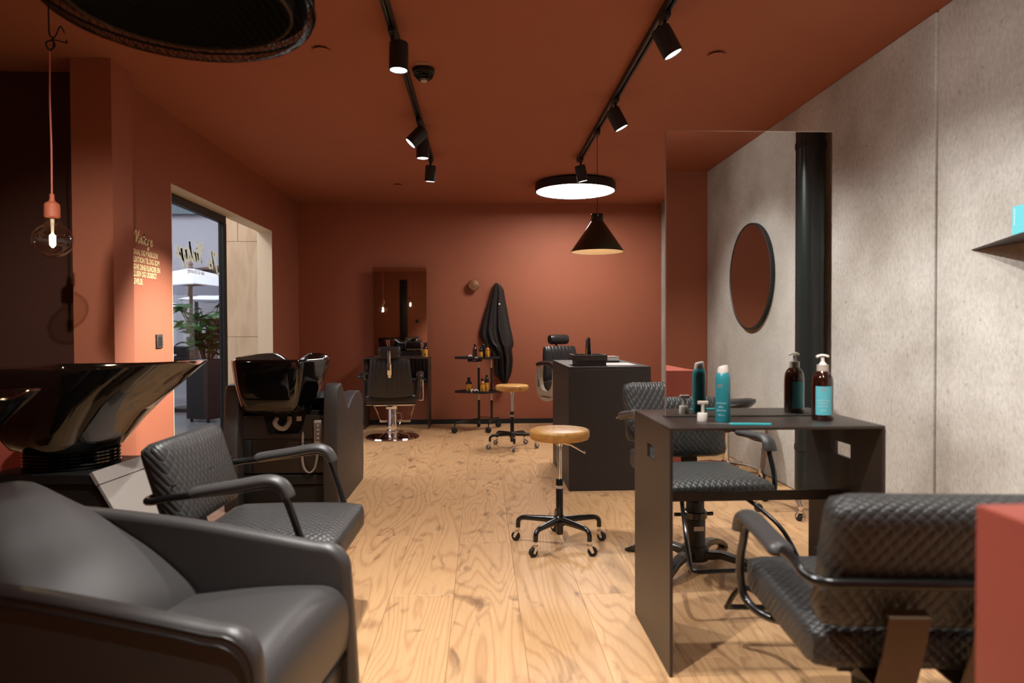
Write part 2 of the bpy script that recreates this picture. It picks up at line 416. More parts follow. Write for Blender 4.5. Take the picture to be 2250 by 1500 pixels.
    def mesh(self, name, smooth=35, recalc=True):
        if recalc: bmesh.ops.recalc_face_normals(self.bm, faces=list(self.bm.faces))
        me = bpy.data.meshes.new(name); self.bm.to_mesh(me); self.bm.free()
        if smooth:
            for p in me.polygons: p.use_smooth = True
            me.set_sharp_from_angle(angle=math.radians(smooth))
        return me
    def build(self, name, mat, parent=None, smooth=35, label=None, world=False):
        me = self.mesh(name, smooth)
        if world and parent is not None:
            me.transform(parent.matrix_basis.inverted())
        o = bpy.data.objects.new(name, me); COL.objects.link(o)
        me.materials.append(MT[mat] if isinstance(mat, str) else mat)
        if parent is not None: o.parent = parent
        if label: o['label'] = label
        return o

def thing(name, label, cat, loc=(0, 0, 0), rz=0.0, group=None):
    o = bpy.data.objects.new(name, None); COL.objects.link(o)
    o.empty_display_size = 0.05
    o.location = loc; o.rotation_euler = (0, 0, rz)
    o.matrix_basis = Matrix.Translation(loc) @ Matrix.Rotation(rz, 4, 'Z')
    o['label'] = label; o['category'] = cat
    if group: o['group'] = group
    return o

def tag(o, label, cat, group=None):
    o['label'] = label; o['category'] = cat
    if group: o['group'] = group
    return o

def struct(o, label=None):
    o['kind'] = 'structure'
    if label: o['label'] = label
    return o

def copy_tree(o, parent=None):
    c = o.copy(); COL.objects.link(c); c.parent = parent
    for ch in [x for x in o.children]:
        copy_tree(ch, c)
    return c

def cat_rom(pts, n=6, closed=False):
    pts = [Vector(p) for p in pts]; out = []; m = len(pts)
    rng = range(m) if closed else range(m - 1)
    for i in rng:
        p0 = pts[i - 1] if (closed or i > 0) else pts[0] * 2 - pts[1]
        p1 = pts[i]; p2 = pts[(i + 1) % m]
        p3 = pts[(i + 2) % m] if (closed or i + 2 < m) else pts[-1] * 2 - pts[-2]
        for k in range(n):
            t = k / n
            out.append(0.5 * ((2 * p1) + (p2 - p0) * t + (2 * p0 - 5 * p1 + 4 * p2 - p3) * t * t + (3 * p1 - p0 - 3 * p2 + p3) * t ** 3))
    if not closed: out.append(pts[-1])
    return out

def Rz(a): return Matrix.Rotation(a, 4, 'Z')
def Rx(a): return Matrix.Rotation(a, 4, 'X')
def Ry(a): return Matrix.Rotation(a, 4, 'Y')
def T(x, y, z): return Matrix.Translation((x, y, z))

def text_mb(s, size=1.0, sx=1.0, extrude=0.002, shear=0.0, bold=0.0, mtx=None, mb=None, align='LEFT', space=1.0):
    cu = bpy.data.curves.new('txt', 'FONT'); cu.body = s; cu.size = size; cu.extrude = extrude; cu.shear = shear
    cu.offset = bold; cu.align_x = align; cu.space_character = space
    cu.resolution_u = 3
    ob = bpy.data.objects.new('txt', cu); COL.objects.link(ob)
    bpy.context.view_layer.update()
    me = bpy.data.meshes.new_from_object(ob.evaluated_get(bpy.context.evaluated_depsgraph_get()))
    bpy.data.objects.remove(ob); bpy.data.curves.remove(cu)
    mb = mb or MB()
    m = Matrix.Diagonal((sx, 1, 1, 1))
    if mtx is not None: m = mtx @ m
    vs = [mb.bm.verts.new(m @ v.co) for v in me.vertices]
    for p in me.polygons:
        try: mb.bm.faces.new([vs[i] for i in p.vertices])
        except ValueError: pass
    bpy.data.meshes.remove(me)
    return mb

# ------------------------------------------------------------------ the room
XL, XR, YB, ZC = -2.10, 2.123, 7.98, 2.572
YN, YF = 4.014, -1.60           # niche wall, wall behind the camera
XN = -3.9
XI = -2.244                     # outer face of the left wall
DY0, DY1, DZ = 4.748, 6.984, 2.10

floor = struct(MB().box(XN, XR + 0.12, YF - 0.1, YB + 0.1, -0.06, -0.006).build('floor', 'oak', smooth=0))
PW, PL = 0.2635, 1.48
pk = MB().rbox(-PW / 2 + 0.0004, PW / 2 - 0.0004, -PL / 2 + 0.0004, PL / 2 - 0.0004, -0.006, 0.0, b=0.0010, seg=1).mesh('floor_plank', 0)
pk.materials.append(MT['oak'])
ci = 0
k0 = math.floor((-2.75 + 0.3815) / PW)
x = -0.3815 + k0 * PW
while x < XR - 0.02:
    kk = k0 + ci
    off = {0: 2.826, -1: 3.656, 1: 3.50}.get(kk, 2.826 + ((kk * 0.618 + 0.13) % 1) * PL)
    y0 = off - PL * math.ceil((off - YF) / PL)
    while y0 < YB:
        ya, yb = max(y0, YF), min(y0 + PL, YB)
        xb = min(x + PW, XR)
        if yb - ya > 0.05 and not (xb < XI - 0.02 and ya > YN):
            full = abs(yb - ya - PL) < 1e-4 and abs(xb - x - PW) < 1e-4
            if full:
                o = bpy.data.objects.new('plank', pk); COL.objects.link(o); o.parent = floor
                o.location = (x + PW / 2, (ya + yb) / 2, 0)
            else:
                b = MB().rbox(x + 0.0004 - (x + xb) / 2, xb - 0.0004 - (x + xb) / 2, (ya - yb) / 2 + 0.0004, (yb - ya) / 2 - 0.0004, -0.006, 0, b=0.001, seg=1)
                o = b.build('plank', 'oak', floor, 0); o.location = ((x + xb) / 2, (ya + yb) / 2, 0)
        y0 += PL
    x += PW; ci += 1

cl = MB(); cl.box(XI, XR + 0.15, YF - 0.1, YB + 0.12, ZC, ZC + 0.1); cl.box(XN - 0.1, XI, YF - 0.1, YN + 0.14, ZC, ZC + 0.1)
struct(cl.build('ceiling', 'rust_ceiling', smooth=0))
struct(MB().box(XI - 0.0, XR + 0.15, YB, YB + 0.12, 0, ZC).build('wall_back', 'rust', smooth=0))
wl = MB(); wl.box(XI, XL, YN + 0.14, DY0, 0, ZC); wl.box(XI, XL, DY1, YB, 0, ZC); wl.box(XI, XL, DY0, DY1, DZ, ZC)
wall_left = struct(wl.build('wall_left', 'rust', smooth=0))
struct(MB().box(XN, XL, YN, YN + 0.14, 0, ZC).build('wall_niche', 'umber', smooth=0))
struct(MB().box(XN - 0.1, XN, YF - 0.1, YN + 0.14, 0, ZC).build('wall_niche_left', 'rust', smooth=0))
wall_rear = struct(MB().box(XN, XR + 0.15, YF - 0.12, YF, 0, ZC).build('wall_rear', 'rust', smooth=0))
struct(MB().box(-2.204, -1.989, 3.80, YN, 0, ZC).build('wall_pillar', 'rust', smooth=0))
# dark door strip seen in the far mirror, on the rear wall
MB().rbox(-2.05, -1.86, YF, YF + 0.02, 0.02, 2.36, b=0.004).build('door_panel', 'black', wall_rear)
# concrete wall of cast panels
wall_right = struct(MB().box(XR + 0.03, XR + 0.15, YF, YB, 0, ZC).build('wall_right', 'concrete', smooth=0))
for ya, yb in ((YF, 0.36), (0.36, 3.106), (3.106, 5.86), (5.86, YB)):
    g = 0.009
    o = MB().rbox(XR, XR + 0.03, ya + (g if ya > YF else 0), yb - (g if yb < YB else 0), 0, ZC, b=0.006, seg=2).build('concrete_panel', 'concrete', wall_right, 0)
# reveals of the opening, skirting
tr = MB(); tr.box(XI, XL + 0.002, DY0 - 0.004, DY1, DZ - 0.006, DZ); tr.box(XI, XL + 0.002, DY1 - 0.006, DY1, 0, DZ)
tr.box(XI, XL + 0.002, DY0, DY0 + 0.006, 0, DZ)
struct(tr.build('trim_1', 'cream', smooth=0))
struct(MB().box(XL, XR, YB - 0.014, YB, 0, 0.055).build('baseboard_back', 'black_matte', smooth=0))
struct(MB().box(XL, XL + 0.014, DY1, YB - 0.014, 0, 0.055).build('baseboard_left', 'black_matte', smooth=0))

# glazed shop front in the opening
door = struct(MB().box(XI - 0.02, XI + 0.02, 4.75, 6.09, DZ - 0.07, DZ - 0.006).build('door_1', 'black', smooth=0))
MB().box(XI - 0.022, XI + 0.022, 6.02, 6.09, 0.0, DZ - 0.07).build('frame_post', 'black', door, 0)
MB().box(XI - 0.02, XI + 0.02, 4.756, 6.02, 0.0, 0.05).build('bottom_rail', 'black', door, 0)
MB().box(XI - 0.004, XI + 0.004, 4.756, 6.02, 0.05, DZ - 0.07).build('pane', 'pane', door, 0)

# script lettering drawn as strokes ---------------------------------------------------------------
GL = {
 'T': ([[(0.0, .78), (.08, .95), (.28, .98), (.62, 1.0), (.86, 1.06)], [(.50, 1.0), (.42, .6), (.34, .2), (.24, -.12), (.08, -.26), (-.04, -.12)]], .62),
 'h': ([[(.0, .02), (.16, .45), (.32, .92), (.26, 1.0), (.18, .7), (.06, .0)], [(.06, .0), (.16, .32), (.30, .44), (.36, .32), (.32, .1), (.40, .02), (.52, .14)]], .52),
 'e': ([[(.0, .16), (.18, .24), (.30, .38), (.22, .5), (.08, .38), (.06, .14), (.18, .0), (.34, .06), (.46, .2)]], .46),
 'V': ([[(-.02, .62), (.04, .86), (.18, .98), (.26, .84), (.26, .5), (.28, .0)], [(.28, .0), (.46, .4), (.60, .8), (.72, 1.02)]], .62),
 'i': ([[(.0, .1), (.1, .46), (.08, .12), (.16, .0), (.28, .16)], [(.13, .66), (.15, .70)]], .28),
 'n': ([[(.0, .12), (.08, .46), (.06, .0)], [(.06, .0), (.14, .32), (.28, .48), (.34, .34), (.30, .08), (.38, .0), (.5, .16)]], .5),
 't': ([[(.0, .16), (.14, .5), (.22, .94), (.18, .6), (.10, .12), (.18, .0), (.32, .16)], [(.04, .60), (.32, .64)]], .34),
 'a': ([[(.36, .40), (.22, .50), (.06, .34), (.06, .06), (.2, .02), (.32, .22), (.38, .46), (.34, .1), (.42, .0), (.54, .16)]], .52),
 'g': ([[(.36, .40), (.22, .50), (.06, .34), (.06, .06), (.2, .02), (.32, .22), (.38, .46), (.32, .0), (.24, -.34), (.1, -.44), (.06, -.28), (.26, -.06), (.52, .14)]], .5),
 ' ': ([], .3),
}
def script_word(word, size, thick, mtx, mb=None, climb=0.0):
    mb = mb or MB(); x = 0.0; lay = 0
    for ch in word:
        strokes, adv = GL[ch]
        for st in strokes:
            lay += 1                # each stroke lies a hair above the one before it
            pts = cat_rom([(x + px + 0.16 * py, py + climb * (x + px), lay * 0.0012) for px, py in st], 5)
            n = len(pts)
            rs = [thick * (0.75 + 0.45 * math.sin(PI * (i + .6) / n)) for i in range(n)]
            # flat ribbon
            L, R = [], []
            for i, p in enumerate(pts):
                t = (pts[min(i + 1, n - 1)] - pts[max(i - 1, 0)]).normalized(); q = Vector((-t.y, t.x, 0)) * rs[i]
                L.append(p + q); R.append(p - q)
            for i in range(n - 1):
                mb._add([mtx @ (Vector(v) * size) for v in (L[i], L[i + 1], R[i + 1], R[i])], [(0, 1, 2, 3)])
            for c in (pts[0], pts[-1]):
                rr = rs[0]
                mb._add([mtx @ ((c + Vector((rr * math.cos(a * PI / 3), rr * math.sin(a * PI / 3), 0.0005))) * size) for a in range(6)], [tuple(range(6))])
        x += adv
    return mb
# wall of the left side, reading away from the camera: text x -> +Y, text y -> +Z, on the face X = XL
def wall_m(y, z, dx=0.0015):
    return Matrix(((0, 0, 1, XL + dx), (1, 0, 0, y), (0, 1, 0, z), (0, 0, 0, 1)))
script_word('The Vintage', 0.072, 0.075, wall_m(4.108, 1.645), climb=-0.02).build('script_lettering', 'cream_ink', wall_left, 0)
tm = MB()
for s, yend, z in (('ORIGINAL OG MASKULIN', 4.545, 1.566), ('KOLLEKTION TIL DIG SOM', 4.566, 1.521), ('VIL GIVE DINE KUNDER EN', 4.576, 1.476), ('EKSKLUSIV OG UDS\u00d8GT', 4.526, 1.434), ('OPLEVELSE.', 4.347, 1.387)):
    text_mb(s, 0.047, 0.70, 0.0006, bold=0.0014, mtx=wall_m(yend, z), mb=tm, align='RIGHT')
tm.build('wall_lettering', 'cream_ink', wall_left, 0)
# on the glass, meant to be read from the mall: text x -> -Y
def glass_m(y, z):
    return Matrix(((0, 0, -1, XI + 0.012), (-1, 0, 0, y), (0, 1, 0, z), (0, 0, 0, 1)))
gm = script_word('The', 0.135, 0.085, glass_m(5.93, 1.605), climb=0.06)
script_word('Vintage', 0.150, 0.085, glass_m(5.62, 1.645), gm, climb=0.0)
gm.build('script_lettering', 'gold_ink', door, 0)
text_mb('Hair & Grooming', 0.05, 0.9, 0.0004, shear=0.3, mtx=glass_m(5.635, 1.545)).build('small_lettering', 'gold_ink', door, 0)

# plywood partition just outside the opening
plyw = struct(MB().box(-2.62, XI - 0.012, DY1 + 0.012, YB + 0.1, 0.10, 3.0).build('wall_plywood', 'ply', smooth=0))
for xa, xb, za, zb in ((-2.62, -2.440, 1.994, 3.0), (-2.436, XI, 1.994, 3.0), (-2.62, XI, 1.038, 1.990), (-2.62, XI, 0.10, 1.034)):
    MB().rbox(xa, xb, DY1, DY1 + 0.012, za, zb, b=0.001, seg=1).build('plywood_panel', 'ply', plyw, 0)
MB().box(-2.60, XI, DY1 + 0.02, YB, 0, 0.10).build('plinth', 'black_matte', plyw, 0)

# the mall beyond
struct(MB().box(-16, XI, YN + 0.14, 18, -0.05, 0.0).build('floor_mall', 'mall_floor', smooth=0))
wm = struct(MB().box(-16, -2.3, 15.6, 15.8, 0, 5.0).build('wall_mall', 'mall_white', smooth=0))
MB().rbox(-12, -6.08, 15.45, 15.6, 3.68, 3.98, b=0.01).build('ceiling_beam', 'mall_band', wm, 0)
MB().rbox(-12, -2.4, 15.5, 15.6, 3.98, 4.25, b=0.01).build('bulkhead', 'mall_band', wm, 0)
struct(MB().box(-16.2, -16, YN, 18, 0, 5.0).build('wall_mall_left', 'mall_white', smooth=0))
struct(MB().box(-16.2, XI, YN, 18, 4.6, 4.7).build('ceiling_mall', 'mall_white', smooth=0))
struct(MB().box(-16.2, XI, YN + 0.14, YN + 0.2, 0, 4.6).build('wall_mall_near', 'mall_white', smooth=0))
struct(MB().box(XI - 0.05, XI, YB + 0.12, 15.6, 0, 4.6).build('wall_mall_right', 'mall_white', smooth=0))

# ------------------------------------------------------------------ ceiling lamps
def track(name, label, xc, y1):
    t = thing(name, label, 'track', (xc, 2.2, ZC - 0.034), group='ceiling light tracks')
    m = MB(); m.box(xc - 0.018, xc + 0.018, YF + 0.4, y1, ZC - 0.012, ZC)
    m.box(xc - 0.018, xc - 0.007, YF + 0.4, y1, ZC - 0.034, ZC - 0.012); m.box(xc + 0.007, xc + 0.018, YF + 0.4, y1, ZC - 0.034, ZC - 0.012)
    m.build('rail', 'black', t, 0, world=True)
    MB().rbox(xc - 0.019, xc + 0.019, y1, y1 + 0.02, ZC - 0.036, ZC, b=0.003).build('end_cap', 'black', t, world=True)
    c = MB(); c.box(xc - 0.006, xc - 0.003, YF + 0.4, y1, ZC - 0.030, ZC - 0.014)
    c.build('conductor', 'steel', t, 0, world=True)
    return t
track('light_track', 'black ceiling track on the left, running above the walkway', -0.42, 5.87)
track('light_track', 'black ceiling track on the right, the one carrying the cone lamp', 0.847, 5.87)

def spot(y, x, d, label, power=1.0, cone=62, drop=0.105, blend=0.55, hx=0.0):
    """one cylinder spotlight hanging from the track at (x, y), aimed along d"""
    d = Vector(d).normalized()
    t = thing('track_spotlight', label, 'spotlight', (x, y, ZC - 0.034), group='spotlights on the ceiling tracks')
    MB().rbox(-0.016, 0.016, -0.05, 0.05, -0.026, -0.0005, b=0.003).build('adapter', 'black', t)
    piv = Vector((hx, 0, -drop))
    side = Vector((0, 0, 1)).cross(d)
    side = side.normalized() if side.length > 0.2 else Vector((1, 0, 0))
    arm = MB(); arm.tube([(0, 0.0, -0.02), (0, 0.0, -0.05), piv - d * 0.035 + side * 0.0], 0.008, 8)
    arm.build('stem', 'black', t)
    q = d.rotation_difference(Vector((0, 0, -1))).inverted().to_matrix().to_4x4()
    mtx = Matrix.Translation(piv) @ q
    h = MB(); h.lathe([(0.001, 0.048), (0.040, 0.048), (0.045, 0.043), (0.046, 0.0), (0.046, -0.084), (0.042, -0.086), (0.040, -0.080), (0.040, -0.066), (0.001, -0.066)], 32, mtx)
    h.build('head', 'black', t)
    MB().lathe([(0.0, -0.0815), (0.039, -0.0815), (0.039, -0.083), (0.0, -0.083)], 28, mtx).build('lens', 'spot_lens', t)
    ld = bpy.data.lights.new('spot_lamp', 'SPOT'); ld.energy = SPOT_W * power; ld.color = WARM
    ld.spot_size = math.radians(cone); ld.spot_blend = blend; ld.shadow_soft_size = 0.022
    lo = bpy.data.objects.new('spot_lamp', ld); COL.objects.link(lo); lo.parent = t
    lo.matrix_local = Matrix.Translation(piv + d * 0.095) @ q
    return t
XT1, XT2 = -0.42, 0.847
spot(3.33, XT1, (-0.02, 0.0, -1), 'spotlight nearest the camera on the left track, pointing straight down', 0.72, 110, blend=1.0, hx=0.03)
spot(4.72, XT1, (-1.68, -0.26, -1.78), 'spotlight on the left track tilted towards the lettered wall', 5.6, 46, blend=1.0)
spot(5.02, XT1, (0.0, 0.02, -1), 'spotlight on the left track half hidden behind the tilted one', 0.34, 90, blend=1.0)
spot(5.80, XT1, (-0.06, 0.12, -1), 'spotlight at the far end of the left track', 0.36, 90, blend=1.0)
spot(3.12, XT2, (0.50, -0.02, -0.95), 'large tilted spotlight nearest the camera on the right track', 0.72, 104, blend=1.0)
spot(4.27, XT2, (0.50, 0.0, -0.95), 'middle tilted spotlight on the right track, before the cone lamp', 0.66, 104, blend=1.0)
spot(5.76, XT2, (0.22, 0.1, -1), 'spotlight at the far end of the right track, in front of the disc lamp', 0.56, 90, blend=1.0)
# the same tracks run on over and behind the camera
spot(2.05, XT2, (0.50, 0.10, -0.95), 'spotlight on the right track out of view above the red counter', 0.7, 104, blend=1.0)
spot(0.90, XT2, (0.50, 0.05, -0.95), 'spotlight on the right track behind the camera, aimed at the concrete wall', 1.05, 104, blend=1.0)
spot(-0.40, XT2, (0.50, 0.05, -0.95), 'rearmost spotlight on the right track, aimed at the concrete wall', 1.05, 104, blend=1.0)
spot(1.50, XT2, (0.80, 0.60, -0.35), 'added spotlight on the right track above the camera, brightening the upper concrete wall', 0.3, 110, blend=1.0)  # added unseen fixture that lifts the upper concrete wall
spot(0.25, XT2, (0.80, -0.50, -0.35), 'added spotlight on the right track behind the camera, brightening the rear of the concrete wall', 0.16, 110, blend=1.0)  # added unseen fixture, fills the wall area reflected in the station mirror
spot(2.10, XT1, (-0.10, 0.0, -1), 'spotlight on the left track above the lounge chair, pointing down', 1.4, 96, blend=1.0)
spot(1.20, XT1, (0.42, 0.15, -0.9), 'added spotlight on the left track above the camera, brightening the red counter', 1.15, 100, blend=1.0)  # added unseen fixture to brighten the left face of the red counter
spot(0.30, XT1, (-0.50, 1.06, -0.42), 'spotlight on the left track behind the camera, aimed at the pillar', 2.5, 32, blend=1.0)
spot(-0.60, XT1, (0.0, -0.35, -0.9), 'rearmost spotlight on the left track, aimed at the rear wall', 2.0, 90, blend=1.0)

# round ceiling lamp
t = thing('disc_lamp', 'large round black ceiling lamp glowing white near the back wall', 'ceiling lamp', (0.95, 6.85, ZC))
MB().lathe([(0.001, 0.0), (0.20, 0.0), (0.20, -0.021), (0.001, -0.021)], 40).build('ceiling_mount', 'black', t)
MB().lathe([(0.02, -0.020), (0.40, -0.02), (0.402, -0.022), (0.402, -0.094), (0.392, -0.096), (0.388, -0.09), (0.388, -0.08), (0.02, -0.08)], 72).build('housing', 'black', t)
MB().lathe([(0.0, -0.086), (0.387, -0.086), (0.387, -0.089), (0.0, -0.089)], 72).build('diffuser', 'disc', t)

# cone pendant on the right track
t = thing('cone_pendant', 'dark green enamel cone lamp hanging from the right track', 'pendant lamp', (XT2, 4.946, 1.66))
MB().rbox(-0.016, 0.016, -0.045, 0.045, ZC - 0.070 - 1.66, ZC - 0.0345 - 1.66, b=0.004).build('adapter', 'black', t)
MB().cyl((0, 0, 0.27), (0, 0, ZC - 0.05 - 1.66), 0.0022, seg=8).build('cord', 'black_matte', t)
MB().lathe([(0.0, 0.275), (0.043, 0.275), (0.045, 0.272), (0.045, 0.222), (0.042, 0.22), (0.0, 0.22)], 32).build('cap', 'lamp_green', t)
MB().lathe([(0.045, 0.222), (0.193, 0.004), (0.196, 0.0), (0.190, 0.0)], 48).build('shade', 'lamp_green', t)
MB().lathe([(0.043, 0.216), (0.189, 0.002), (0.1895, 0.0005)], 48).build('shade_lining', 'lamp_in', t)
b = MB(); b.sphere((0, 0, 0.10), 0.035); b.build('bulb', emis('cone_bulb_glow', (1.0, 0.8, 0.58, 1), 14.0), t)

# smoke detector and sprinkler covers
t = thing('smoke_detector', 'black smoke detector with a pale tip on the ceiling', 'smoke detector', (-0.318, 3.90, ZC))
MB().lathe([(0.001, 0), (0.060, 0), (0.062, -0.004), (0.062, -0.026), (0.056, -0.030), (0.001, -0.030)], 36).build('base', 'black', t)
c = MB(); c.lathe([(0.055, -0.030), (0.056, -0.036), (0.052, -0.038)], 36)
c.lathe([(0.044, -0.046), (0.045, -0.050), (0.041, -0.051), (0.040, -0.047)], 36)
c.lathe([(0.001, -0.062), (0.026, -0.062), (0.030, -0.058), (0.024, -0.030), (0.001, -0.030)], 36)
c.build('chamber', 'bottle_black', t)
for k in range(6):
    a = 2 * PI * k / 6 + 0.3
    MB().tube([(0.055 * math.cos(a), 0.055 * math.sin(a), -0.032), (0.045 * math.cos(a), 0.045 * math.sin(a), -0.05), (0.028 * math.cos(a), 0.028 * math.sin(a), -0.064)], 0.003, 6).build('rib', 'black', t)
MB().lathe([(0.001, -0.06), (0.018, -0.06), (0.018, -0.070), (0.012, -0.074), (0.001, -0.074)], 24).build('sensor_tip', 'cap_silver', t)
MB().box(-0.035, 0.035, -0.105, -0.062, -0.003, 0.0).build('label_plate', 'pinklabel', t, 0)
for xx, yy, lb in ((-0.829, 3.64, 'small round rust-painted sprinkler cover left of the left track'), (1.266, 3.63, 'small round rust-painted sprinkler cover right of the right track'), (-0.838, 6.985, 'small round rust-painted sprinkler cover near the back wall')):
    t = thing('sprinkler_cover', lb, 'sprinkler cover', (xx, yy, ZC), group='sprinkler covers')
    MB().lathe([(0.001, -0.006), (0.036, -0.006), (0.041, -0.010), (0.044, -0.010), (0.044, -0.012), (0.001, -0.012)], 32).build('plate', 'rust_ceiling', t)
    MB().lathe([(0.001, 0), (0.03, 0), (0.03, -0.008), (0.001, -0.008)], 20).build('cup', 'black_matte', t)
    MB().lathe([(0.001, -0.0125), (0.003, -0.0125), (0.003, -0.0119), (0.001, -0.0119)], 10).build('pin', 'black_matte', t)

# big wire basket lamp, top left
t = thing('basket_lamp', 'large black wire-mesh basket lamp in the upper left corner', 'pendant lamp', (-0.742, 1.745, 1.88))
def basket_z(r):            # surface of the underside, curling up at the rim
    if r <= 0.285: return 0.006 * (1 - r / 0.285)
    d = min(0.035, r - 0.285); return 0.035 - math.sqrt(max(0.0, 0.035 ** 2 - d * d))
g = MB()
def grid_wire(c, along_x, thick):
    half = math.sqrt(max(0.0, 0.3195 ** 2 - c * c)); n = 18; pts = []
    for i in range(n + 1):
        q = math.sin((i / n - 0.5) * PI) * half
        r_ = math.hypot(c, q); pts.append((q, c, basket_z(r_)) if along_x else (c, q, basket_z(r_)))
    g.tube(pts, thick, 4, caps=False)
k = -0.312
while k < 0.315:
    grid_wire(k, True, 0.0011); k += 0.0085
k = -0.308
while k < 0.315:
    grid_wire(k, False, 0.0011); k += 0.022
for i in range(1, 10):        # side wires
    z = 0.035 + 0.016 * i; r_ = 0.32 - 0.012 * ((z - 0.035) / 0.16) ** 2
    g.tube([(r_ * math.cos(a * PI / 36), r_ * math.sin(a * PI / 36), z) for a in range(72)], 0.0011, 4, closed=True)
for a in range(90):
    g.tube([((0.32 - 0.012 * (j / 8) ** 2) * math.cos(a * PI / 45), (0.32 - 0.012 * (j / 8) ** 2) * math.sin(a * PI / 45), 0.035 + 0.02 * j) for j in range(9)], 0.0011, 4, caps=False)
g.build('wire_mesh', 'mesh_black', t, 0)
MB().lathe([(0.306, 0.19), (0.28, 0.26), (0.20, 0.32), (0.04, 0.345), (0.04, 0.335), (0.19, 0.31), (0.27, 0.25), (0.30, 0.19)], 64).build('dome', 'black_matte', t)
MB().lathe([(0.304, 0.045), (0.306, 0.10), (0.304, 0.19), (0.300, 0.19), (0.301, 0.10), (0.299, 0.045)], 64).build('dark_rim_liner', 'black_matte', t)  # opaque liner added to darken the rim behind the wires
MB().lathe([(0.262, 0.03), (0.27, 0.06), (0.262, 0.16), (0.20, 0.27), (0.04, 0.32), (0.04, 0.31), (0.19, 0.26), (0.25, 0.15), (0.255, 0.06), (0.250, 0.03)], 64).build('inner_shade', 'black_matte', t)
MB().tube([(0.262 * math.cos(i * PI / 32), 0.262 * math.sin(i * PI / 32), 0.026) for i in range(64)], 0.0045, 8, closed=True).build('inner_ring', 'rim_brown', t)
MB().tube([(0.320 * math.cos(i * PI / 40), 0.320 * math.sin(i * PI / 40), 0.035) for i in range(80)], 0.004, 8, closed=True).build('outer_ring', 'mesh_black', t)
MB().cyl((0, 0, 0.32), (0, 0, ZC - 1.88), 0.003, seg=8).build('cord', 'black_matte', t)
MB().lathe([(0.001, ZC - 1.88), (0.05, ZC - 1.88), (0.05, ZC - 1.905), (0.001, ZC - 1.91)], 24).build('ceiling_cup', 'black', t)

# bare bulb pendants
def bulb_pendant(loc, label, zc, knot):
    t = thing('bulb_pendant', label, 'pendant lamp', loc, group='bare bulb pendants')
    gl = MB(); R = 0.078
    prof = [(0.0005, -0.074)]
    for i in range(1, 15):
        a = PI * i / 16.0; prof.append((R * math.sin(a), -0.074 * math.cos(a)))
    prof += [(0.034, 0.073), (0.026, 0.083), (0.024, 0.098)]
    gl.lathe(prof, 40); gl.build('bulb_glass', 'bulb_glass', t)
    f = MB(); f.tube([(0, 0, 0.028), (0, 0, 0.02), (0, 0, -0.02), (0, 0, -0.03)], [0.003, 0.011, 0.011, 0.003], 12); f.build('filament', 'filament', t)
    MB().cyl((0, 0, 0.03), (0, 0, 0.09), 0.005, 0.008, 10).build('filament_stem', 'lamp_in', t)
    MB().lathe([(0.001, 0.098), (0.028, 0.098), (0.030, 0.100), (0.0295, 0.150), (0.026, 0.156), (0.012, 0.166), (0.0095, 0.176), (0.009, 0.196), (0.001, 0.197)], 32).build('socket', 'socket_terra', t)
    top = zc - loc[2]
    c = MB()
    if knot:
        zk = knot - loc[2]
        c.tube(cat_rom([(0, 0, 0.19), (0.001, 0, 0.4), (-0.002, 0, 0.6), (0.0, 0, zk - 0.04)], 6), 0.0035, 8)
        c.build('cord', 'cord_terra', t)
        k = MB(); k.tube(cat_rom([(0, 0, zk - 0.045), (0.02, 0.004, zk - 0.02), (0.012, 0.0, zk), (-0.016, 0.004, zk - 0.005), (-0.012, 0.01, zk - 0.03), (0.010, 0.006, zk - 0.028), (0.014, 0.0, zk + 0.01), (0.0, 0, zk + 0.03), (-0.002, 0, zk + 0.12), (0, 0, top)], 6), 0.0032, 8)
        k.tube(cat_rom([(0.008, 0, zk + 0.004), (0.028, 0.0, zk + 0.025), (0.045, 0, zk + 0.062), (0.062, 0, zk + 0.035)], 5), 0.0028, 6)
        k.tube(cat_rom([(0.008, 0, zk + 0.006), (0.04, 0, zk + 0.0), (0.072, 0, zk - 0.008), (0.068, 0, zk + 0.004)], 5), 0.0028, 6)
        k.build('cord_knot', 'black_matte', t)
    else:
        c.cyl((0, 0, 0.19), (0, 0, top), 0.0035, seg=8); c.build('cord', 'cord_terra', t)
    l = bpy.data.lights.new('bulb_light', 'POINT'); l.energy = 2.0; l.color = (1.0, 0.72, 0.42); l.shadow_soft_size = 0.01
    lo = bpy.data.objects.new('bulb_light', l); COL.objects.link(lo); lo.parent = t; lo.location = (0, 0, -0.036)
    return t
bulb_pendant((-1.822, 3.0, 1.487), 'clear globe bulb on a terracotta cord in front of the pillar', ZC, 2.33)
bulb_pendant((-1.70, -0.75, 1.72), 'globe bulb pendant at the rear wall, seen only in the far mirror', ZC, None)

# switches
def switch(loc, rz, label):
    t = thing('wall_switch', label, 'switch', loc, rz, group='wall switches')
    MB().rbox(-0.042, 0.042, 0, 0.010, -0.045, 0.045, b=0.003).build('frame', 'switch', t)
    for i, z in enumerate((-0.021, 0.0, 0.021)):
        MB().rbox(-0.020, 0.020, 0.010, 0.0125, z - 0.0095, z + 0.0095, b=0.0012, seg=1).build('button', 'black', t)
    return t
switch((XL, 4.545, 1.032), -PI / 2, 'dark switch plate on the bright orange wall beside the doorway')
switch((-1.62, YF, 1.32), 0, 'dark switch plate on the rear wall, seen in the far mirror')

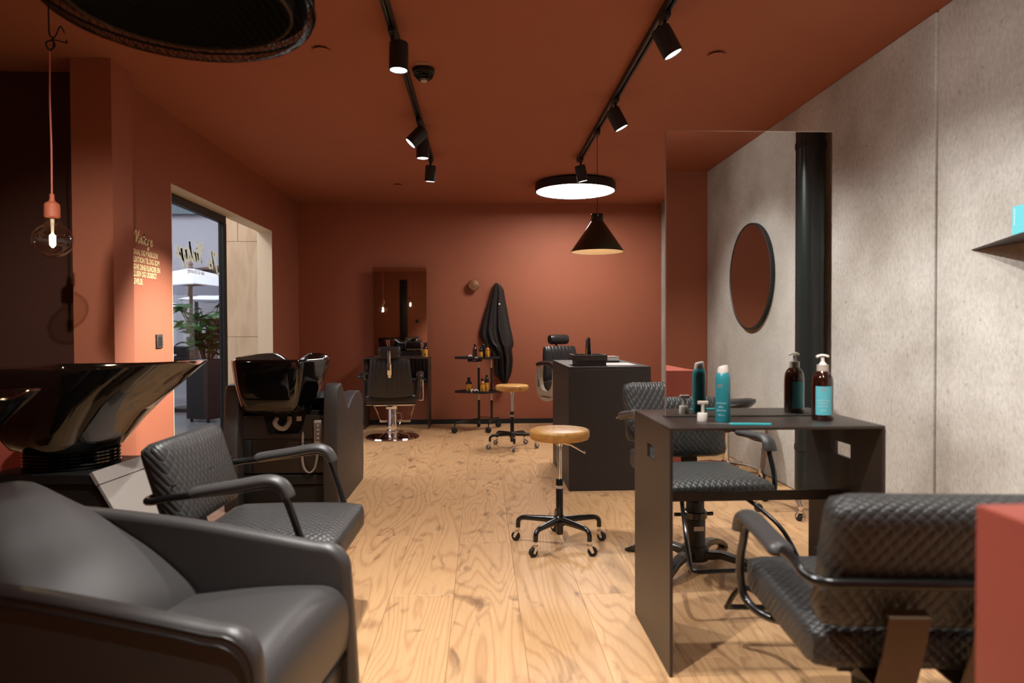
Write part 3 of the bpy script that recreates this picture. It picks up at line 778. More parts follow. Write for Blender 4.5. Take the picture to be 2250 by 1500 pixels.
# ------------------------------------------------------------------ quilted styling chairs
def rounded_cushion(mb, w, d, h, b, crown, mtx):
    """box cushion centred on origin in x,y, base at z=0, crowned top"""
    t = bmesh.new()
    v = [t.verts.new((x, y, z)) for z in (0, h) for y in (-d / 2, d / 2) for x in (-w / 2, w / 2)]
    for f in [(0, 2, 3, 1), (4, 5, 7, 6), (0, 1, 5, 4), (2, 6, 7, 3), (0, 4, 6, 2), (1, 3, 7, 5)]:
        t.faces.new([v[i] for i in f])
    bmesh.ops.subdivide_edges(t, edges=list(t.edges), cuts=9, use_grid_fill=True)
    for q in t.verts:
        c = q.co
        cx = max(-w / 2 + b, min(w / 2 - b, c.x)); cyy = max(-d / 2 + b, min(d / 2 - b, c.y)); cz = max(b, min(h - b, c.z))
        dv = c - Vector((cx, cyy, cz))
        if dv.length > 1e-6:
            q.co = Vector((cx, cyy, cz)) + dv.normalized() * min(b, dv.length if dv.length < b else b)
        u = 1 - (2 * c.x / w) ** 2; vv = 1 - (2 * c.y / d) ** 2
        if q.co.z > h * 0.5: q.co.z += crown * max(0, u) * max(0, vv)
    mb.merge(t, mtx)

def styling_chair(loc, rz, sh, label, brackets=True, footrest=True, base=1.0, arm=0.0):
    t = thing('styling_chair', label, 'chair', loc, rz, group='quilted black styling chairs')
    m = MB(); rounded_cushion(m, 0.50, 0.50, 0.105, 0.035, 0.018, T(0, 0.0, sh - 0.10)); m.build('seat', 'quilt', t, 60)
    tilt = math.radians(17)
    bm_ = T(0, -0.215, sh + 0.035) @ Rx(tilt)      # local z runs up the backrest, +y is its front
    m = MB(); rounded_cushion(m, 0.50, 0.30, 0.085, 0.033, 0.014, bm_ @ T(0, -0.085, 0.150) @ Rx(-PI / 2) @ Matrix.Diagonal((1, -1, 1, 1)))
    m.build('backrest', 'quilt', t, 60)
    MB().tube([bm_ @ Vector(p) for p in ((-0.247, -0.005, 0.155), (0, 0.014, 0.155), (0.247, -0.005, 0.155))], 0.0022, 6).build('backrest_seam', 'black_matte', t)
    zb = sh + 0.135; yb = -0.215 - math.sin(tilt) * 0.10 - 0.100
    for s in (-1, 1):
        p = cat_rom([(s * 0.20, yb, zb), (s * 0.255, yb + 0.004, zb), (s * 0.283, yb + 0.035, zb + 0.004), (s * 0.288, yb + 0.10, zb + 0.018), (s * 0.29, -0.05, sh + 0.175 + arm * 0.75), (s * 0.29, 0.045, sh + 0.188 + arm), (s * 0.29, 0.085, sh + 0.175 + arm), (s * 0.289, 0.108, sh + 0.130 + arm), (s * 0.287, 0.145, sh + 0.02), (s * 0.282, 0.160, sh - 0.045), (s * 0.27, 0.145, sh - 0.095), (s * 0.235, 0.08, sh - 0.113), (s * 0.15, 0.03, sh - 0.115)], 6)
        MB().tube(p, 0.0115, 12).build('arm_tube', 'tube', t)
        pad = cat_rom([(s * 0.29, yb + 0.165, sh + 0.163 + arm * 0.4), (s * 0.29, yb + 0.18, sh + 0.170 + arm * 0.45), (s * 0.29, -0.05, sh + 0.188 + arm * 0.75), (s * 0.29, 0.045, sh + 0.203 + arm), (s * 0.29, 0.088, sh + 0.192 + arm), (s * 0.29, 0.108, sh + 0.165 + arm), (s * 0.29, 0.112, sh + 0.150 + arm)], 6)
        n = len(pad)
        MB().tube(pad, [0.020 if i in (0, n - 1) else 0.030 for i in range(n)], 16, flat=(1.0, 0.62)).build('arm_pad', 'leather', t, 70)
    MB().tube([(-0.22, yb, zb), (0, yb - 0.002, zb), (0.22, yb, zb)], 0.0115, 12).build('back_rail', 'tube', t)
    if brackets:
        for s in (-1, 1):
            c = s * 0.088
            poly = [(yb + 0.02, sh + 0.075), (yb - 0.004, sh + 0.065), (yb + 0.02, sh - 0.02), (yb + 0.055, sh - 0.112), (yb + 0.16, sh - 0.112), (yb + 0.16, sh - 0.106), (yb + 0.060, sh - 0.106), (yb + 0.027, sh - 0.02), (yb + 0.003, sh + 0.06)]
            MB().prism(poly, 'x', c - 0.042, c + 0.042, 0.001, 1).build('back_bracket', 'bronze', t)
    # under-seat plate, pump, star base
    MB().rbox(-0.11, 0.11, -0.10, 0.10, sh - 0.128, sh - 0.108, b=0.004).build('seat_plate', 'black', t)
    m = MB(); m.lathe([(0.001, 0.035), (0.046, 0.035), (0.046, 0.26), (0.041, 0.268), (0.041, min(0.30, sh - 0.15)), (0.02, min(0.302, sh - 0.148)), (0.018, sh - 0.125), (0.001, sh - 0.125)], 32)
    m.build('pump_column', 'black', t)
    m = MB(); m.lathe([(0.047, 0.222), (0.054, 0.225), (0.054, 0.252), (0.047, 0.255)], 32); m.cyl((0.05, 0, 0.238), (0.10, 0.0, 0.24), 0.009, seg=12); m.cyl((-0.05, 0, 0.238), (-0.085, 0.0, 0.238), 0.009, seg=12)
    m.build('pump_collar', 'tube', t)
    MB().box(-0.024, 0.024, 0.0462, 0.0468, 0.172, 0.192).build('sticker', 'cap_silver', t, 0)
    MB().lathe([(0.001, 0.10), (0.056, 0.095), (0.066, 0.06), (0.060, 0.03), (0.001, 0.025)], 28).build('base_hub', 'black', t)
    for k in range(4):
        a = PI / 4 + k * PI / 2
        mt = Rz(a) @ Matrix.Diagonal((base, 1, 1, 1))
        pts = [(0.04, 0.075), (0.13, 0.088), (0.22, 0.075), (0.30, 0.046), (0.345, 0.018), (0.355, 0.0), (0.335, 0.0), (0.29, 0.022), (0.21, 0.05), (0.13, 0.058), (0.04, 0.035)]
        w = MB(); w.prism(pts, 'y', -0.024, 0.024, 0.004, 1, mt); w.build('base_leg', 'tube', t)
        MB().lathe([(0.001, 0.004), (0.02, 0.004), (0.02, 0.012), (0.001, 0.014)], 16, mt @ T(0.348, 0, -0.004)).build('foot_pad', 'rubber', t)
    # footrest loop
    if not footrest: return t
    fr = cat_rom([(-0.09, 0.07, sh - 0.118), (-0.14, 0.20, sh - 0.15), (-0.20, 0.40, 0.29), (-0.222, 0.515, 0.185), (-0.205, 0.542, 0.170), (-0.15, 0.545, 0.168), (0.15, 0.545, 0.168), (0.205, 0.542, 0.170), (0.222, 0.515, 0.185), (0.20, 0.40, 0.29), (0.14, 0.20, sh - 0.15), (0.09, 0.07, sh - 0.118)], 6)
    MB().tube(fr, 0.009, 10).build('footrest', 'tube', t)
    return t
styling_chair((0.985, 1.675, 0), math.radians(-5), 0.445, 'quilted black styling chair with its back to the camera, beside the red counter', arm=-0.042)
styling_chair((0.99, 3.12, 0), math.radians(180 + 4), 0.515, 'quilted black styling chair half hidden behind the double mirror station')
styling_chair((-0.705, 2.43, 0), math.radians(-91), 0.432, 'quilted black styling chair turned sideways in front of the middle wash bowl', footrest=False, base=0.60)

# ------------------------------------------------------------------ wash bowls
PLAN = [(0, -1), (.34, -1), (.56, -.985), (.70, -.90), (.79, -.66), (.90, -.30), (.985, .02), (.99, .28), (.90, .56), (.70, .80), (.44, .93), (.2, .985), (0, 1)]
def bowl_plan(n=4):
    right = PLAN; left = [(-x, y) for x, y in PLAN[1:-1]][::-1]
    return [(p.x, p.y) for p in cat_rom([(x, y, 0) for x, y in right + left], n, closed=True)]
BP = bowl_plan()
def bowl_section(back, front, w, z, notch=0.0, lift=0.0):
    yc, hl = (back + front) / 2, (front - back) / 2
    out = []
    for (x, y) in BP:
        zz = z - notch * math.exp(-(x * w / 0.075) ** 2) * max(0.0, min(1.0, (y - 0.45) / 0.45)) + lift * max(0.0, (y + 0.2)) ** 2
        out.append((x * w, yc + y * hl, zz))
    return out
def wash_bowl(parent, mtx, H=0.335, neck=True):
    nk = 1.0 if neck else 0.30
    o = [(-.300, -.015, .175, 0), (-.345, 0.005, .212, .012), (-.368, .03, .235, .05), (-.386, .085, .25, .11), (-.394, .17, .275, .19), (-.400, .275, .292, .27), (-.404, .335, .300, .318)]
    secs = [bowl_section(b, f, w, z * H / .335, 0.045 * nk * (z / .335) ** 4, 0.012 * (z / .335)) for b, f, w, z in o]
    k = H / .335
    secs.append(bowl_section(-.402, .358, .300, .331 * k, 0.062 * nk, 0.018))
    secs.append(bowl_section(-.394, .352, .293, .336 * k, 0.064 * nk, 0.018))
    secs.append(bowl_section(-.382, .335, .282, .330 * k, 0.060 * nk, 0.018))
    secs.append(bowl_section(-.360, .27, .255, .28 * k, 0.03, 0.008))
    secs.append(bowl_section(-.33, .15, .215, .17 * k))
    secs.append(bowl_section(-.28, .02, .15, .10 * k))
    secs.append(bowl_section(-.20, -.08, .05, .085 * k))
    MB().loft(secs, mtx=mtx).build('bowl', 'gloss', parent, 60)
    # soft neck rest lying in the notch
    nr = not neck or cat_rom([(-0.13, .325, .350 * k), (-0.09, .335, .328 * k), (-0.04, .342, .296 * k), (0.04, .342, .296 * k), (0.09, .335, .328 * k), (0.13, .325, .350 * k)], 5)
    if neck: MB().tube([mtx @ p for p in nr], [0.010] + [0.020] * (len(nr) - 2) + [0.010], 12, flat=(1.0, 0.7)).build('neck_rest', 'leather2', parent, 70)
    m = MB(); m.tube([mtx @ Vector(p) for p in cat_rom([(0, -.30, .10), (0, -.30, .27), (0, -.27, .31), (0, -.22, .30), (0, -.19, .27)], 5)], 0.012, 12); m.build('spray_tap', 'chrome', parent)
    m = MB(); m.tube([mtx @ Vector(p) for p in ((0.10, -.31, .20), (0.10, -.31, .30), (0.10, -.27, .31))], 0.010, 10); m.build('mixer_lever', 'chrome', parent)

# middle unit (its bowl in profile, pedestal with a sloped grey front)
t = thing('wash_basin', 'glossy black wash bowl in profile on a pedestal with a sloped grey front', 'wash basin', (-1.495, 2.88, 0), math.radians(-94))
wash_bowl(t, T(0, -0.02, 0.62), neck=False)
m = MB()
for i in range(5):
    z = 0.552 + i * 0.0138
    m.lathe([(0.001, z), (0.166, z), (0.176, z + 0.003), (0.176, z + 0.009), (0.166, z + 0.0125), (0.001, z + 0.0125)], 44, T(0, -0.195, 0))
m.build('bellows', 'gloss', t)
MB().prism([(-0.385, 0.55), (-0.375, 0.515), (-0.36, 0.512), (0.018, 0.512), (0.0, 0.55)], 'x', -0.20, 0.20, 0.003, 1).build('top_slab', 'black', t)
MB().prism([(-0.345, 0.512), (0.010, 0.512), (0.330, 0.0), (-0.12, 0.0)], 'x', -0.192, 0.192, 0.004, 1).build('pedestal', 'black', t)
nrm = Vector((0, 0.512, 0.320)).normalized()
def slope_pt(s, off): return (0.004 + (0.332 - 0.004) * s + nrm.y * off, 0.552 + (0.0 - 0.552) * s + nrm.z * off)
MB().prism([slope_pt(0.0, 0.0), slope_pt(0.0, 0.016), slope_pt(0.085, 0.016), slope_pt(0.085, 0.0)], 'x', -0.203, 0.203, 0.001, 1).build('front_lip', 'grey_laminate', t)
MB().prism([slope_pt(0.09, 0.0), slope_pt(0.09, 0.012), slope_pt(0.985, 0.012), slope_pt(0.985, 0.0)], 'x', -0.200, 0.200, 0.001, 1).build('front_panel', 'grey_laminate', t)
MB().rbox(-0.10, -0.02, -0.375, -0.34, 0.551, 0.560, b=0.003).build('hinge_plate', 'steel', t)

# far unit, seen from behind
t = thing('wash_unit', 'black wash unit seen from behind with a hand remote on a coiled cord', 'wash unit', (-1.2175, 4.62, 0))
ox, oy = -1.2175, 4.62
mtb = T(-0.055 + 0.0, -0.20, 0.60) @ Matrix.Diagonal((1.0, 0.80, 1, 1))
wash_bowl(t, mtb, 0.325)
side = [(4.185, 0.0), (4.165, 0.18), (4.165, 0.42), (4.20, 0.62), (4.215, 0.735), (4.24, 0.765), (4.30, 0.772), (4.335, 0.765), (4.40, 0.70), (4.53, 0.588), (4.66, 0.640), (4.80, 0.672), (4.95, 0.668), (5.04, 0.635), (5.085, 0.58), (5.095, 0.12), (5.07, 0.0)]
for xa, xb in ((-0.965, -0.875), (-1.560, -1.470)):
    MB().prism([(y - oy, z) for y, z in side], 'x', xa - ox, xb - ox, 0.012, 3).build('side_panel', 'vinyl', t)
MB().rbox(-0.252, 0.252, 0.13, 0.45, 0.10, 0.42, b=0.03).build('seat', 'leather', t)
MB().prism([(0.06, 0.40), (-0.14, 0.66), (-0.09, 0.70), (0.16, 0.44)], 'x', -0.25, 0.25, 0.02, 2).build('backrest', 'leather', t)
yb = -0.355
m = MB(); m.prism([(-0.252, 0.43), (0.252, 0.43), (0.252, 0.575), (0.13, 0.575), (0.10, 0.46), (-0.10, 0.46), (-0.13, 0.575), (-0.252, 0.575)], 'y', yb, yb + 0.012, 0.001, 1)
m.build('upper_back_panel', 'station', t)
MB().box(-0.252, 0.252, yb + 0.05, yb + 0.06, 0.12, 0.60).build('inner_back', 'black_matte', t, 0)
MB().rbox(-0.20, 0.25, yb + 0.010, yb + 0.022, 0.215, 0.428, b=0.002).build('lower_back_panel', 'station', t)
MB().rbox(-0.252, -0.205, yb + 0.014, yb + 0.03, 0.215, 0.428, b=0.002).build('corner_post', 'black', t)
MB().rbox(-0.252, 0.252, yb - 0.004, yb + 0.03, 0.145, 0.205, b=0.006).build('back_rail', 'black', t)
MB().rbox(-0.252, 0.252, yb + 0.008, yb + 0.03, 0.0, 0.14, b=0.004).build('kick_board', 'black', t)
for px in (-0.235, 0.235):
    MB().lathe([(0.001, 0), (0.005, 0), (0.004, 0.003), (0.001, 0.003)], 10, T(px, yb, 0.565) @ Rx(PI / 2)).build('screw', 'steel', t)
MB().tube(cat_rom([(-0.055, yb + 0.03, 0.555), (-0.06, yb + 0.012, 0.525), (-0.035, yb + 0.008, 0.497), (0.0, yb + 0.012, 0.495), (0.022, yb + 0.03, 0.53), (0.02, yb + 0.04, 0.56)], 6), 0.016, 12).build('waste_hose', 'card_grey', t)
MB().box(0.075, 0.105, yb - 0.0006, yb + 0.0005, 0.54, 0.568).build('sticker', 'cap_silver', t, 0)
rm = MB(); rm.rbox(0.185, 0.238, yb - 0.026, yb - 0.002, 0.395, 0.545, b=0.006); remote = rm.build('hand_remote', 'card_grey', t)
MB().rbox(0.1915, 0.2315, yb - 0.0285, yb - 0.025, 0.420, 0.530, b=0.001, seg=1).build('key_field', 'button', remote)
for i in range(4):
    MB().lathe([(0.001, 0.0), (0.0085, 0.0), (0.0075, 0.002), (0.001, 0.002)], 12, T(0.2115, yb - 0.0285, 0.436 + i * 0.026) @ Rx(PI / 2)).build('key', 'card_grey', remote)
path = cat_rom([(0.115, yb - 0.012, 0.455), (0.113, yb - 0.014, 0.36), (0.112, yb - 0.016, 0.30), (0.125, yb - 0.018, 0.245), (0.155, yb - 0.018, 0.222), (0.185, yb - 0.018, 0.245), (0.200, yb - 0.018, 0.30), (0.205, yb - 0.016, 0.345)], 14)
hel = []
for i in range(len(path) * 4 - 3):
    f = i / 4; a = int(f); fr_ = f - a
    p = path[a].lerp(path[min(a + 1, len(path) - 1)], fr_)
    ph = i * 1.9
    hel.append(p + Vector((math.cos(ph) * 0.006, math.sin(ph) * 0.006, 0)))
m = MB(); m.tube(hel, 0.0028, 6); m.tube([(0.205, yb - 0.014, 0.345), (0.210, yb - 0.014, 0.37), (0.211, yb - 0.014, 0.398)], 0.003, 6)
m.tube([(0.115, yb - 0.012, 0.455), (0.112, yb + 0.01, 0.48)], 0.003, 6)
m.build('coiled_cord', 'card_grey', t)

# near unit: leather wash lounge with its bowl at the left edge of the frame
LR = math.radians(-98)
t = thing('wash_lounge', 'large black leather wash lounge chair in the foreground with a black bowl behind its back', 'lounge chair', (-0.43, 1.668, 0), LR)
def arc_pts(c, r, a0, a1, n=6):
    return [(c[0] + r * math.cos(a0 + (a1 - a0) * i / n), c[1] + r * math.sin(a0 + (a1 - a0) * i / n)) for i in range(n + 1)]
armp = [(-0.98, 0.02), (-0.98, 0.59)] + [(p.x, p.y) for p in cat_rom([(-0.90, 0.590, 0), (-0.70, 0.580, 0), (-0.45, 0.556, 0), (-0.25, 0.528, 0), (-0.08, 0.502, 0)], 4)] + arc_pts((-0.055, 0.425), 0.075, PI / 2, 0.12, 7) + [(0.03, 0.30), (0.040, 0.12), (0.040, 0.02)]
for s in (-1, 1):
    xa, xb = sorted((s * 0.243, s * 0.300))
    MB().prism(armp, 'x', xa, xb, 0.022, 5).build('arm', 'leather', t, 60)
    for xx, dz in ((s * 0.297, 0.013), (s * 0.3005, 0.030)):
        MB().tube([(xx, y - 0.6 * dz * (1 if y > -0.1 else 0), z - dz) for y, z in armp[1:-2]], 0.0032, 8).build('piping', 'leather2', t)
# seat: thick cushion with a rounded nose, and the panel below it
secs = []
for x in [-0.242 + 0.484 * i / 12 for i in range(13)]:
    u = x / 0.242; cr = 0.012 * (1 - u * u); e = 0.008 * (abs(u) ** 8)
    pr = cat_rom([(-0.62, 0.345, 0), (-0.45, 0.352 + cr, 0), (-0.25, 0.378 + cr, 0), (-0.08, 0.397 + cr - e, 0), (-0.02, 0.392 + cr * .6 - e, 0), (0.012, 0.365 - e, 0), (0.024, 0.31, 0), (0.022, 0.24, 0), (0.010, 0.205, 0), (-0.04, 0.195, 0), (-0.62, 0.195, 0)], 4)
    secs.append([(x, p.x, p.y) for p in pr])
MB().loft(secs).build('seat', 'leather', t, 50)
MB().prism([(-0.9, 0.02), (-0.9, 0.19), (-0.05, 0.19), (0.004, 0.185), (0.010, 0.17), (0.006, 0.02)], 'x', -0.226, 0.226, 0.006, 2).build('base_panel', 'leather2', t, 50)
# backrest
secs = []
for x in [-0.235 + 0.47 * i / 14 for i in range(15)]:
    u = x / 0.235; cr = 0.020 * (1 - u * u); e = 0.05 * abs(u) ** 5
    pr = cat_rom([(-0.40, 0.340, 0), (-0.445 + cr * .4, 0.395 + cr, 0), (-0.55 + cr * .4, 0.478 + cr, 0), (-0.66 + cr * .4, 0.545 + cr, 0), (-0.75, 0.618 + cr - e * .4, 0), (-0.81, 0.662 + cr - e, 0), (-0.865, 0.680 + cr - e, 0), (-0.92, 0.655 - e, 0), (-0.945, 0.60, 0), (-0.94, 0.52, 0), (-0.70, 0.40, 0), (-0.52, 0.28, 0)], 4)
    secs.append([(x, p.x, p.y) for p in pr])
MB().loft(secs).build('backrest', 'leather', t, 50)
wash_bowl(t, T(-0.126, -1.245, 0.575), neck=False)
MB().rbox(-0.19, 0.19, -1.60, -1.02, 0.02, 0.555, b=0.02).build('pedestal', 'black', t)
MB().lathe([(0.001, 0.55), (0.17, 0.55), (0.17, 0.58), (0.001, 0.58)], 40, T(-0.126, -1.42, 0)).build('bellows', 'gloss', t)

# ------------------------------------------------------------------ wooden stools
def caster(parent, p, ang, wheel='rubber', s=1.0):
    """one twin-fork castor: p is the point under the leg end at height z"""
    mt = T(p[0], p[1], 0) @ Rz(ang) @ Matrix.Diagonal((s, s, s, 1))
    c = MB(); c.lathe([(0.001, p[2] / s), (0.008, p[2] / s), (0.008, 0.056), (0.013, 0.054), (0.013, 0.046), (0.001, 0.046)], 16, mt)
    for sd in (-1, 1):
        c.prism([(-0.008, 0.048), (0.012, 0.050), (0.022, 0.022), (0.012, 0.016)], 'y', sd * 0.0135 - 0.001, sd * 0.0135 + 0.001, 0, 1, mt)
    o = c.build('caster', 'chrome', parent)
    w = MB(); w.lathe([(0.001, -0.010), (0.020, -0.010), (0.0235, -0.006), (0.0235, 0.006), (0.020, 0.010), (0.001, 0.010)], 20, mt @ T(0.014, 0, 0.0235) @ Rx(PI / 2))
    w.build('wheel', wheel, o)
    return o

def wood_stool(loc, rz, label, zs, wheel, lever=True):
    t = thing('wooden_stool', label, 'stool', loc, rz, group='round wooden stools on castors')
    MB().lathe([(0.001, zs - 0.052), (0.135, zs - 0.052), (0.146, zs - 0.048), (0.1525, zs - 0.036), (0.1535, zs - 0.014), (0.150, zs - 0.004), (0.142, zs), (0.001, zs - 0.003)], 56).build('seat', 'stoolwood', t, 50)
    m = MB(); m.lathe([(0.001, zs - 0.060), (0.045, zs - 0.060), (0.045, zs - 0.052), (0.001, zs - 0.052)], 24); m.lathe([(0.001, zs - 0.085), (0.018, zs - 0.085), (0.020, zs - 0.060), (0.001, zs - 0.060)], 20)
    m.build('seat_plate', 'chrome', t)
    if lever:
        m = MB(); m.tube([(0.012, 0, zs - 0.070), (0.06, -0.006, zs - 0.082), (0.125, -0.012, zs - 0.118)], 0.0042, 8); m.sphere((0.127, -0.012, zs - 0.119), 0.006); m.build('height_lever', 'chrome', t)
    zt = 0.335
    MB().lathe([(0.001, zt - 0.02), (0.0125, zt - 0.02), (0.0125, zs - 0.08), (0.001, zs - 0.08)], 20).build('gas_piston', 'chrome', t)
    MB().lathe([(0.001, 0.055), (0.0175, 0.055), (0.0185, 0.06), (0.0185, zt), (0.016, zt + 0.004), (0.001, zt + 0.004)], 24).build('column', 'tube', t)
    MB().lathe([(0.0188, zt - 0.045), (0.0192, zt - 0.045), (0.0192, zt - 0.030), (0.0188, zt - 0.030)], 24).build('sticker', 'cap_silver', t)
    MB().lathe([(0.001, 0.10), (0.026, 0.10), (0.030, 0.108), (0.030, 0.142), (0.022, 0.150), (0.001, 0.150)], 24).build('hub', 'tube', t)
    for k in range(5):
        a = 2 * PI * k / 5 + PI / 2
        R = 0.222
        leg = cat_rom([(0.02, 0, 0.128), (0.10, 0, 0.128), (0.18, 0, 0.126), (0.207, 0, 0.120), (0.2205, 0, 0.104), (R, 0, 0.072)], 5)
        n = len(leg); mt = Rz(a)
        MB().tube([mt @ p for p in leg], [0.019 - 0.007 * min(1, i / (n * 0.5)) for i in range(n)], 12).build('leg', 'tube', t)
        caster(t, (R * math.cos(a), R * math.sin(a), 0.074), a + 0.9 * math.sin(k * 2.4 + 1), wheel)
    return t
wood_stool((0.395, 3.455, 0), math.radians(-2), 'nearer round wooden stool with a chrome lever in the middle of the floor', 0.592, 'rubber')
wood_stool((0.283, 6.33, 0), math.radians(36 + 2), 'farther round wooden stool beside the black trolley', 0.585, 'grey_wheel', lever=False)

# ------------------------------------------------------------------ anthracite counter and what lies on it
t = thing('counter', 'tall dark anthracite box counter in the middle of the room', 'counter', (0.87, 5.1, 0))
dx0, dx1, dy0, dy1, dz = 0.590 - 0.87, 1.152 - 0.87, 4.594 - 5.1, 5.63 - 5.1, 0.845
MB().rbox(dx0, dx1, dy0, dy0 + 0.02, 0.0, dz - 0.018, b=0.0015, seg=1).build('front_panel', 'desk', t)
MB().rbox(dx0, dx0 + 0.02, dy0 + 0.0202, dy1, 0.0, dz - 0.018, b=0.0015, seg=1).build('side_panel', 'desk', t)
MB().rbox(dx1 - 0.02, dx1, dy0 + 0.0202, dy1, 0.0, dz - 0.018, b=0.0015, seg=1).build('side_panel', 'desk', t)
MB().rbox(dx0 + 0.02, dx1 - 0.02, dy1 - 0.02, dy1, 0.0, dz - 0.018, b=0.0015, seg=1).build('rear_panel', 'desk', t)
MB().rbox(dx0, dx1, dy0, dy1, dz - 0.018, dz, b=0.002, seg=1).build('top', 'desk', t)
def tray(loc, rz, w, d, h, th, label, mat='station'):
    t = thing('tray', label, 'tray', loc, rz, group='dark trays on the anthracite counter')
    MB().box(-w / 2 + th, w / 2 - th, -d / 2 + th, d / 2 - th, 0.0, th).build('bottom', mat, t, 0)
    m = MB()
    m.rbox(-w / 2, w / 2, -d / 2, -d / 2 + th, 0, h, b=0.0015, seg=1); m.rbox(-w / 2, w / 2, d / 2 - th, d / 2, 0, h, b=0.0015, seg=1)
    m.rbox(-w / 2, -w / 2 + th, -d / 2 + th, d / 2 - th, 0, h, b=0.0015, seg=1); m.rbox(w / 2 - th, w / 2, -d / 2 + th, d / 2 - th, 0, h, b=0.0015, seg=1)
    m.build('rim', mat, t, 0)
    return t
DX = 0.76
tray((DX + 0.005, 4.83, dz), 0, 0.205, 0.24, 0.036, 0.010, 'smaller dark tray under the larger one on the anthracite counter')
tr2 = tray((DX - 0.005, 4.83, dz + 0.036), 0, 0.236, 0.27, 0.040, 0.012, 'larger dark tray lying on the smaller one on the anthracite counter')
MB().lathe([(0.001, 0), (0.005, 0), (0.005, 0.003), (0.001, 0.003)], 10, T(-0.118, -0.02, 0.02) @ Ry(-PI / 2)).build('stud', 'steel', tr2)
t = thing('card_holder', 'slim upright stack of colourful cards standing in the larger tray', 'card stack', (DX + 0.012, 4.86, dz + 0.048))
MB().prism([(-0.02, 0), (0.008, 0), (0.004, 0.08), (0.001, 0.142), (-0.007, 0.148), (-0.014, 0.135), (-0.019, 0.07)], 'y', -0.04, 0.04, 0.002, 1).build('cards', 'bottle_black', t)
MB().prism([(-0.024, 0), (-0.0205, 0), (-0.0195, 0.07), (-0.0235, 0.07)], 'y', -0.041, 0.035, 0.001, 1).build('yellow_card', 'yellow_label', t)
MB().prism([(-0.0232, 0.07), (-0.0195, 0.07), (-0.0145, 0.134), (-0.0185, 0.13)], 'y', -0.041, 0.035, 0.001, 1).build('blue_card', pbr('blue_print', srgb(72, 90, 120), 0.5, var=0.4, vscale=80), t)
MB().prism([(0.0085, 0), (0.014, 0), (0.008, 0.08), (0.0046, 0.08)], 'y', -0.041, 0.041, 0.001, 1).build('pale_card', 'cap_silver', t)
t = thing('book', 'pale paperback book lying behind the trays on the anthracite counter', 'book', (0.95, 5.25, dz), 0.1)
MB().rbox(-0.10, 0.10, -0.075, 0.075, 0.0, 0.012, b=0.001, seg=1).build('lower_book', 'dark_board', t)
MB().rbox(-0.097, 0.098, -0.072, 0.074, 0.013, 0.042, b=0.001, seg=1).build('pages', 'paper', t)
MB().rbox(-0.10, 0.10, -0.076, 0.076, 0.042, 0.0445, b=0.001, seg=1).build('cover', 'cap_silver', t)
tag(MB().rbox(-0.105, 0.105, -0.148, 0.148, 0, 0.003, b=0.001, seg=1).build('paper_sheets', 'paper'), 'thin stack of white paper on the right of the anthracite counter', 'paper').location = (0.985, 4.90, dz)
tag(MB().rbox(-0.01, 0.012, -0.006, 0.006, 0, 0.004, b=0.0015, seg=1).build('hair_clip', 'black'), 'tiny dark hair clip at the left edge of the anthracite counter', 'clip').location = (0.665, 4.84, dz)

# ------------------------------------------------------------------ mirror stations
def panel_with_hole(mb, x0, x1, y0, y1, z0, z1, hy0, hy1, hz0, hz1):
    mb.box(x0, x1, y0, hy0, z0, z1); mb.box(x0, x1, hy1, y1, z0, z1); mb.box(x0, x1, hy0, hy1, z0, hz0); mb.box(x0, x1, hy0, hy1, hz1, z1)

def station(x0, x1, y0, y1, zt, ym, mx0, mx1, mz0, mz1, hole, label):
    cx = (x0 + x1) / 2; cyy = (y0 + y1) / 2
    t = thing('mirror_station', label, 'mirror station', (cx, cyy, 0), group='dark metal mirror stations')
    th = 0.010
    for xa in (x0, x1 - th):
        m = MB(); panel_with_hole(m, xa, xa + th, y0, y1, 0, zt - th, *hole); m.build('side_panel', 'station', t, 0, world=True)
    MB().rbox(x0, x1, y0, y1, zt - th, zt, b=0.0025, seg=2).build('table_top', 'station', t, world=True)
    MB().box(x0 + th, x1 - th, ym - 0.012, ym + 0.016, mz0 - 0.034, mz0 - 0.002).build('cross_bar', 'station', t, 0, world=True)
    f = MB(); f.rbox(mx0 - 0.001, mx1 + 0.001, ym - 0.006, ym + 0.006, mz0, mz1, b=0.0012, seg=1); f.build('mirror_core', 'mirror_edge', t, 0, world=True)
    for s in (-1, 1):
        m = MB(); ya = ym + s * 0.0062; yb_ = ym + s * 0.0072
        m.box(mx0, mx1, min(ya, yb_), max(ya, yb_), mz0 + 0.001, mz1 - 0.001); m.build('mirror_pane', 'mirror', t, 0, world=True)
    b = MB()
    for s in (-1, 1):
        b.box(mx0 - 0.006, mx1 + 0.006, ym + s * 0.010 - 0.002, ym + s * 0.010 + 0.002, zt, zt + 0.004)
    b.build('mirror_slot', 'black', t, 0, world=True)
    return t
station(0.589, 1.284, 2.111, 2.600, 0.789, 2.374, 0.647, 1.240, 0.526, 1.792, (2.300, 2.402, 0.648, 0.696), 'double-sided mirror station with teal bottles, nearest the camera')
station(-1.300, -0.583, 7.575, 7.965, 0.789, 7.90, -1.236, -0.624, 0.522, 1.818, (7.70, 7.80, 0.648, 0.696), 'mirror station against the back wall in front of a barber chair')

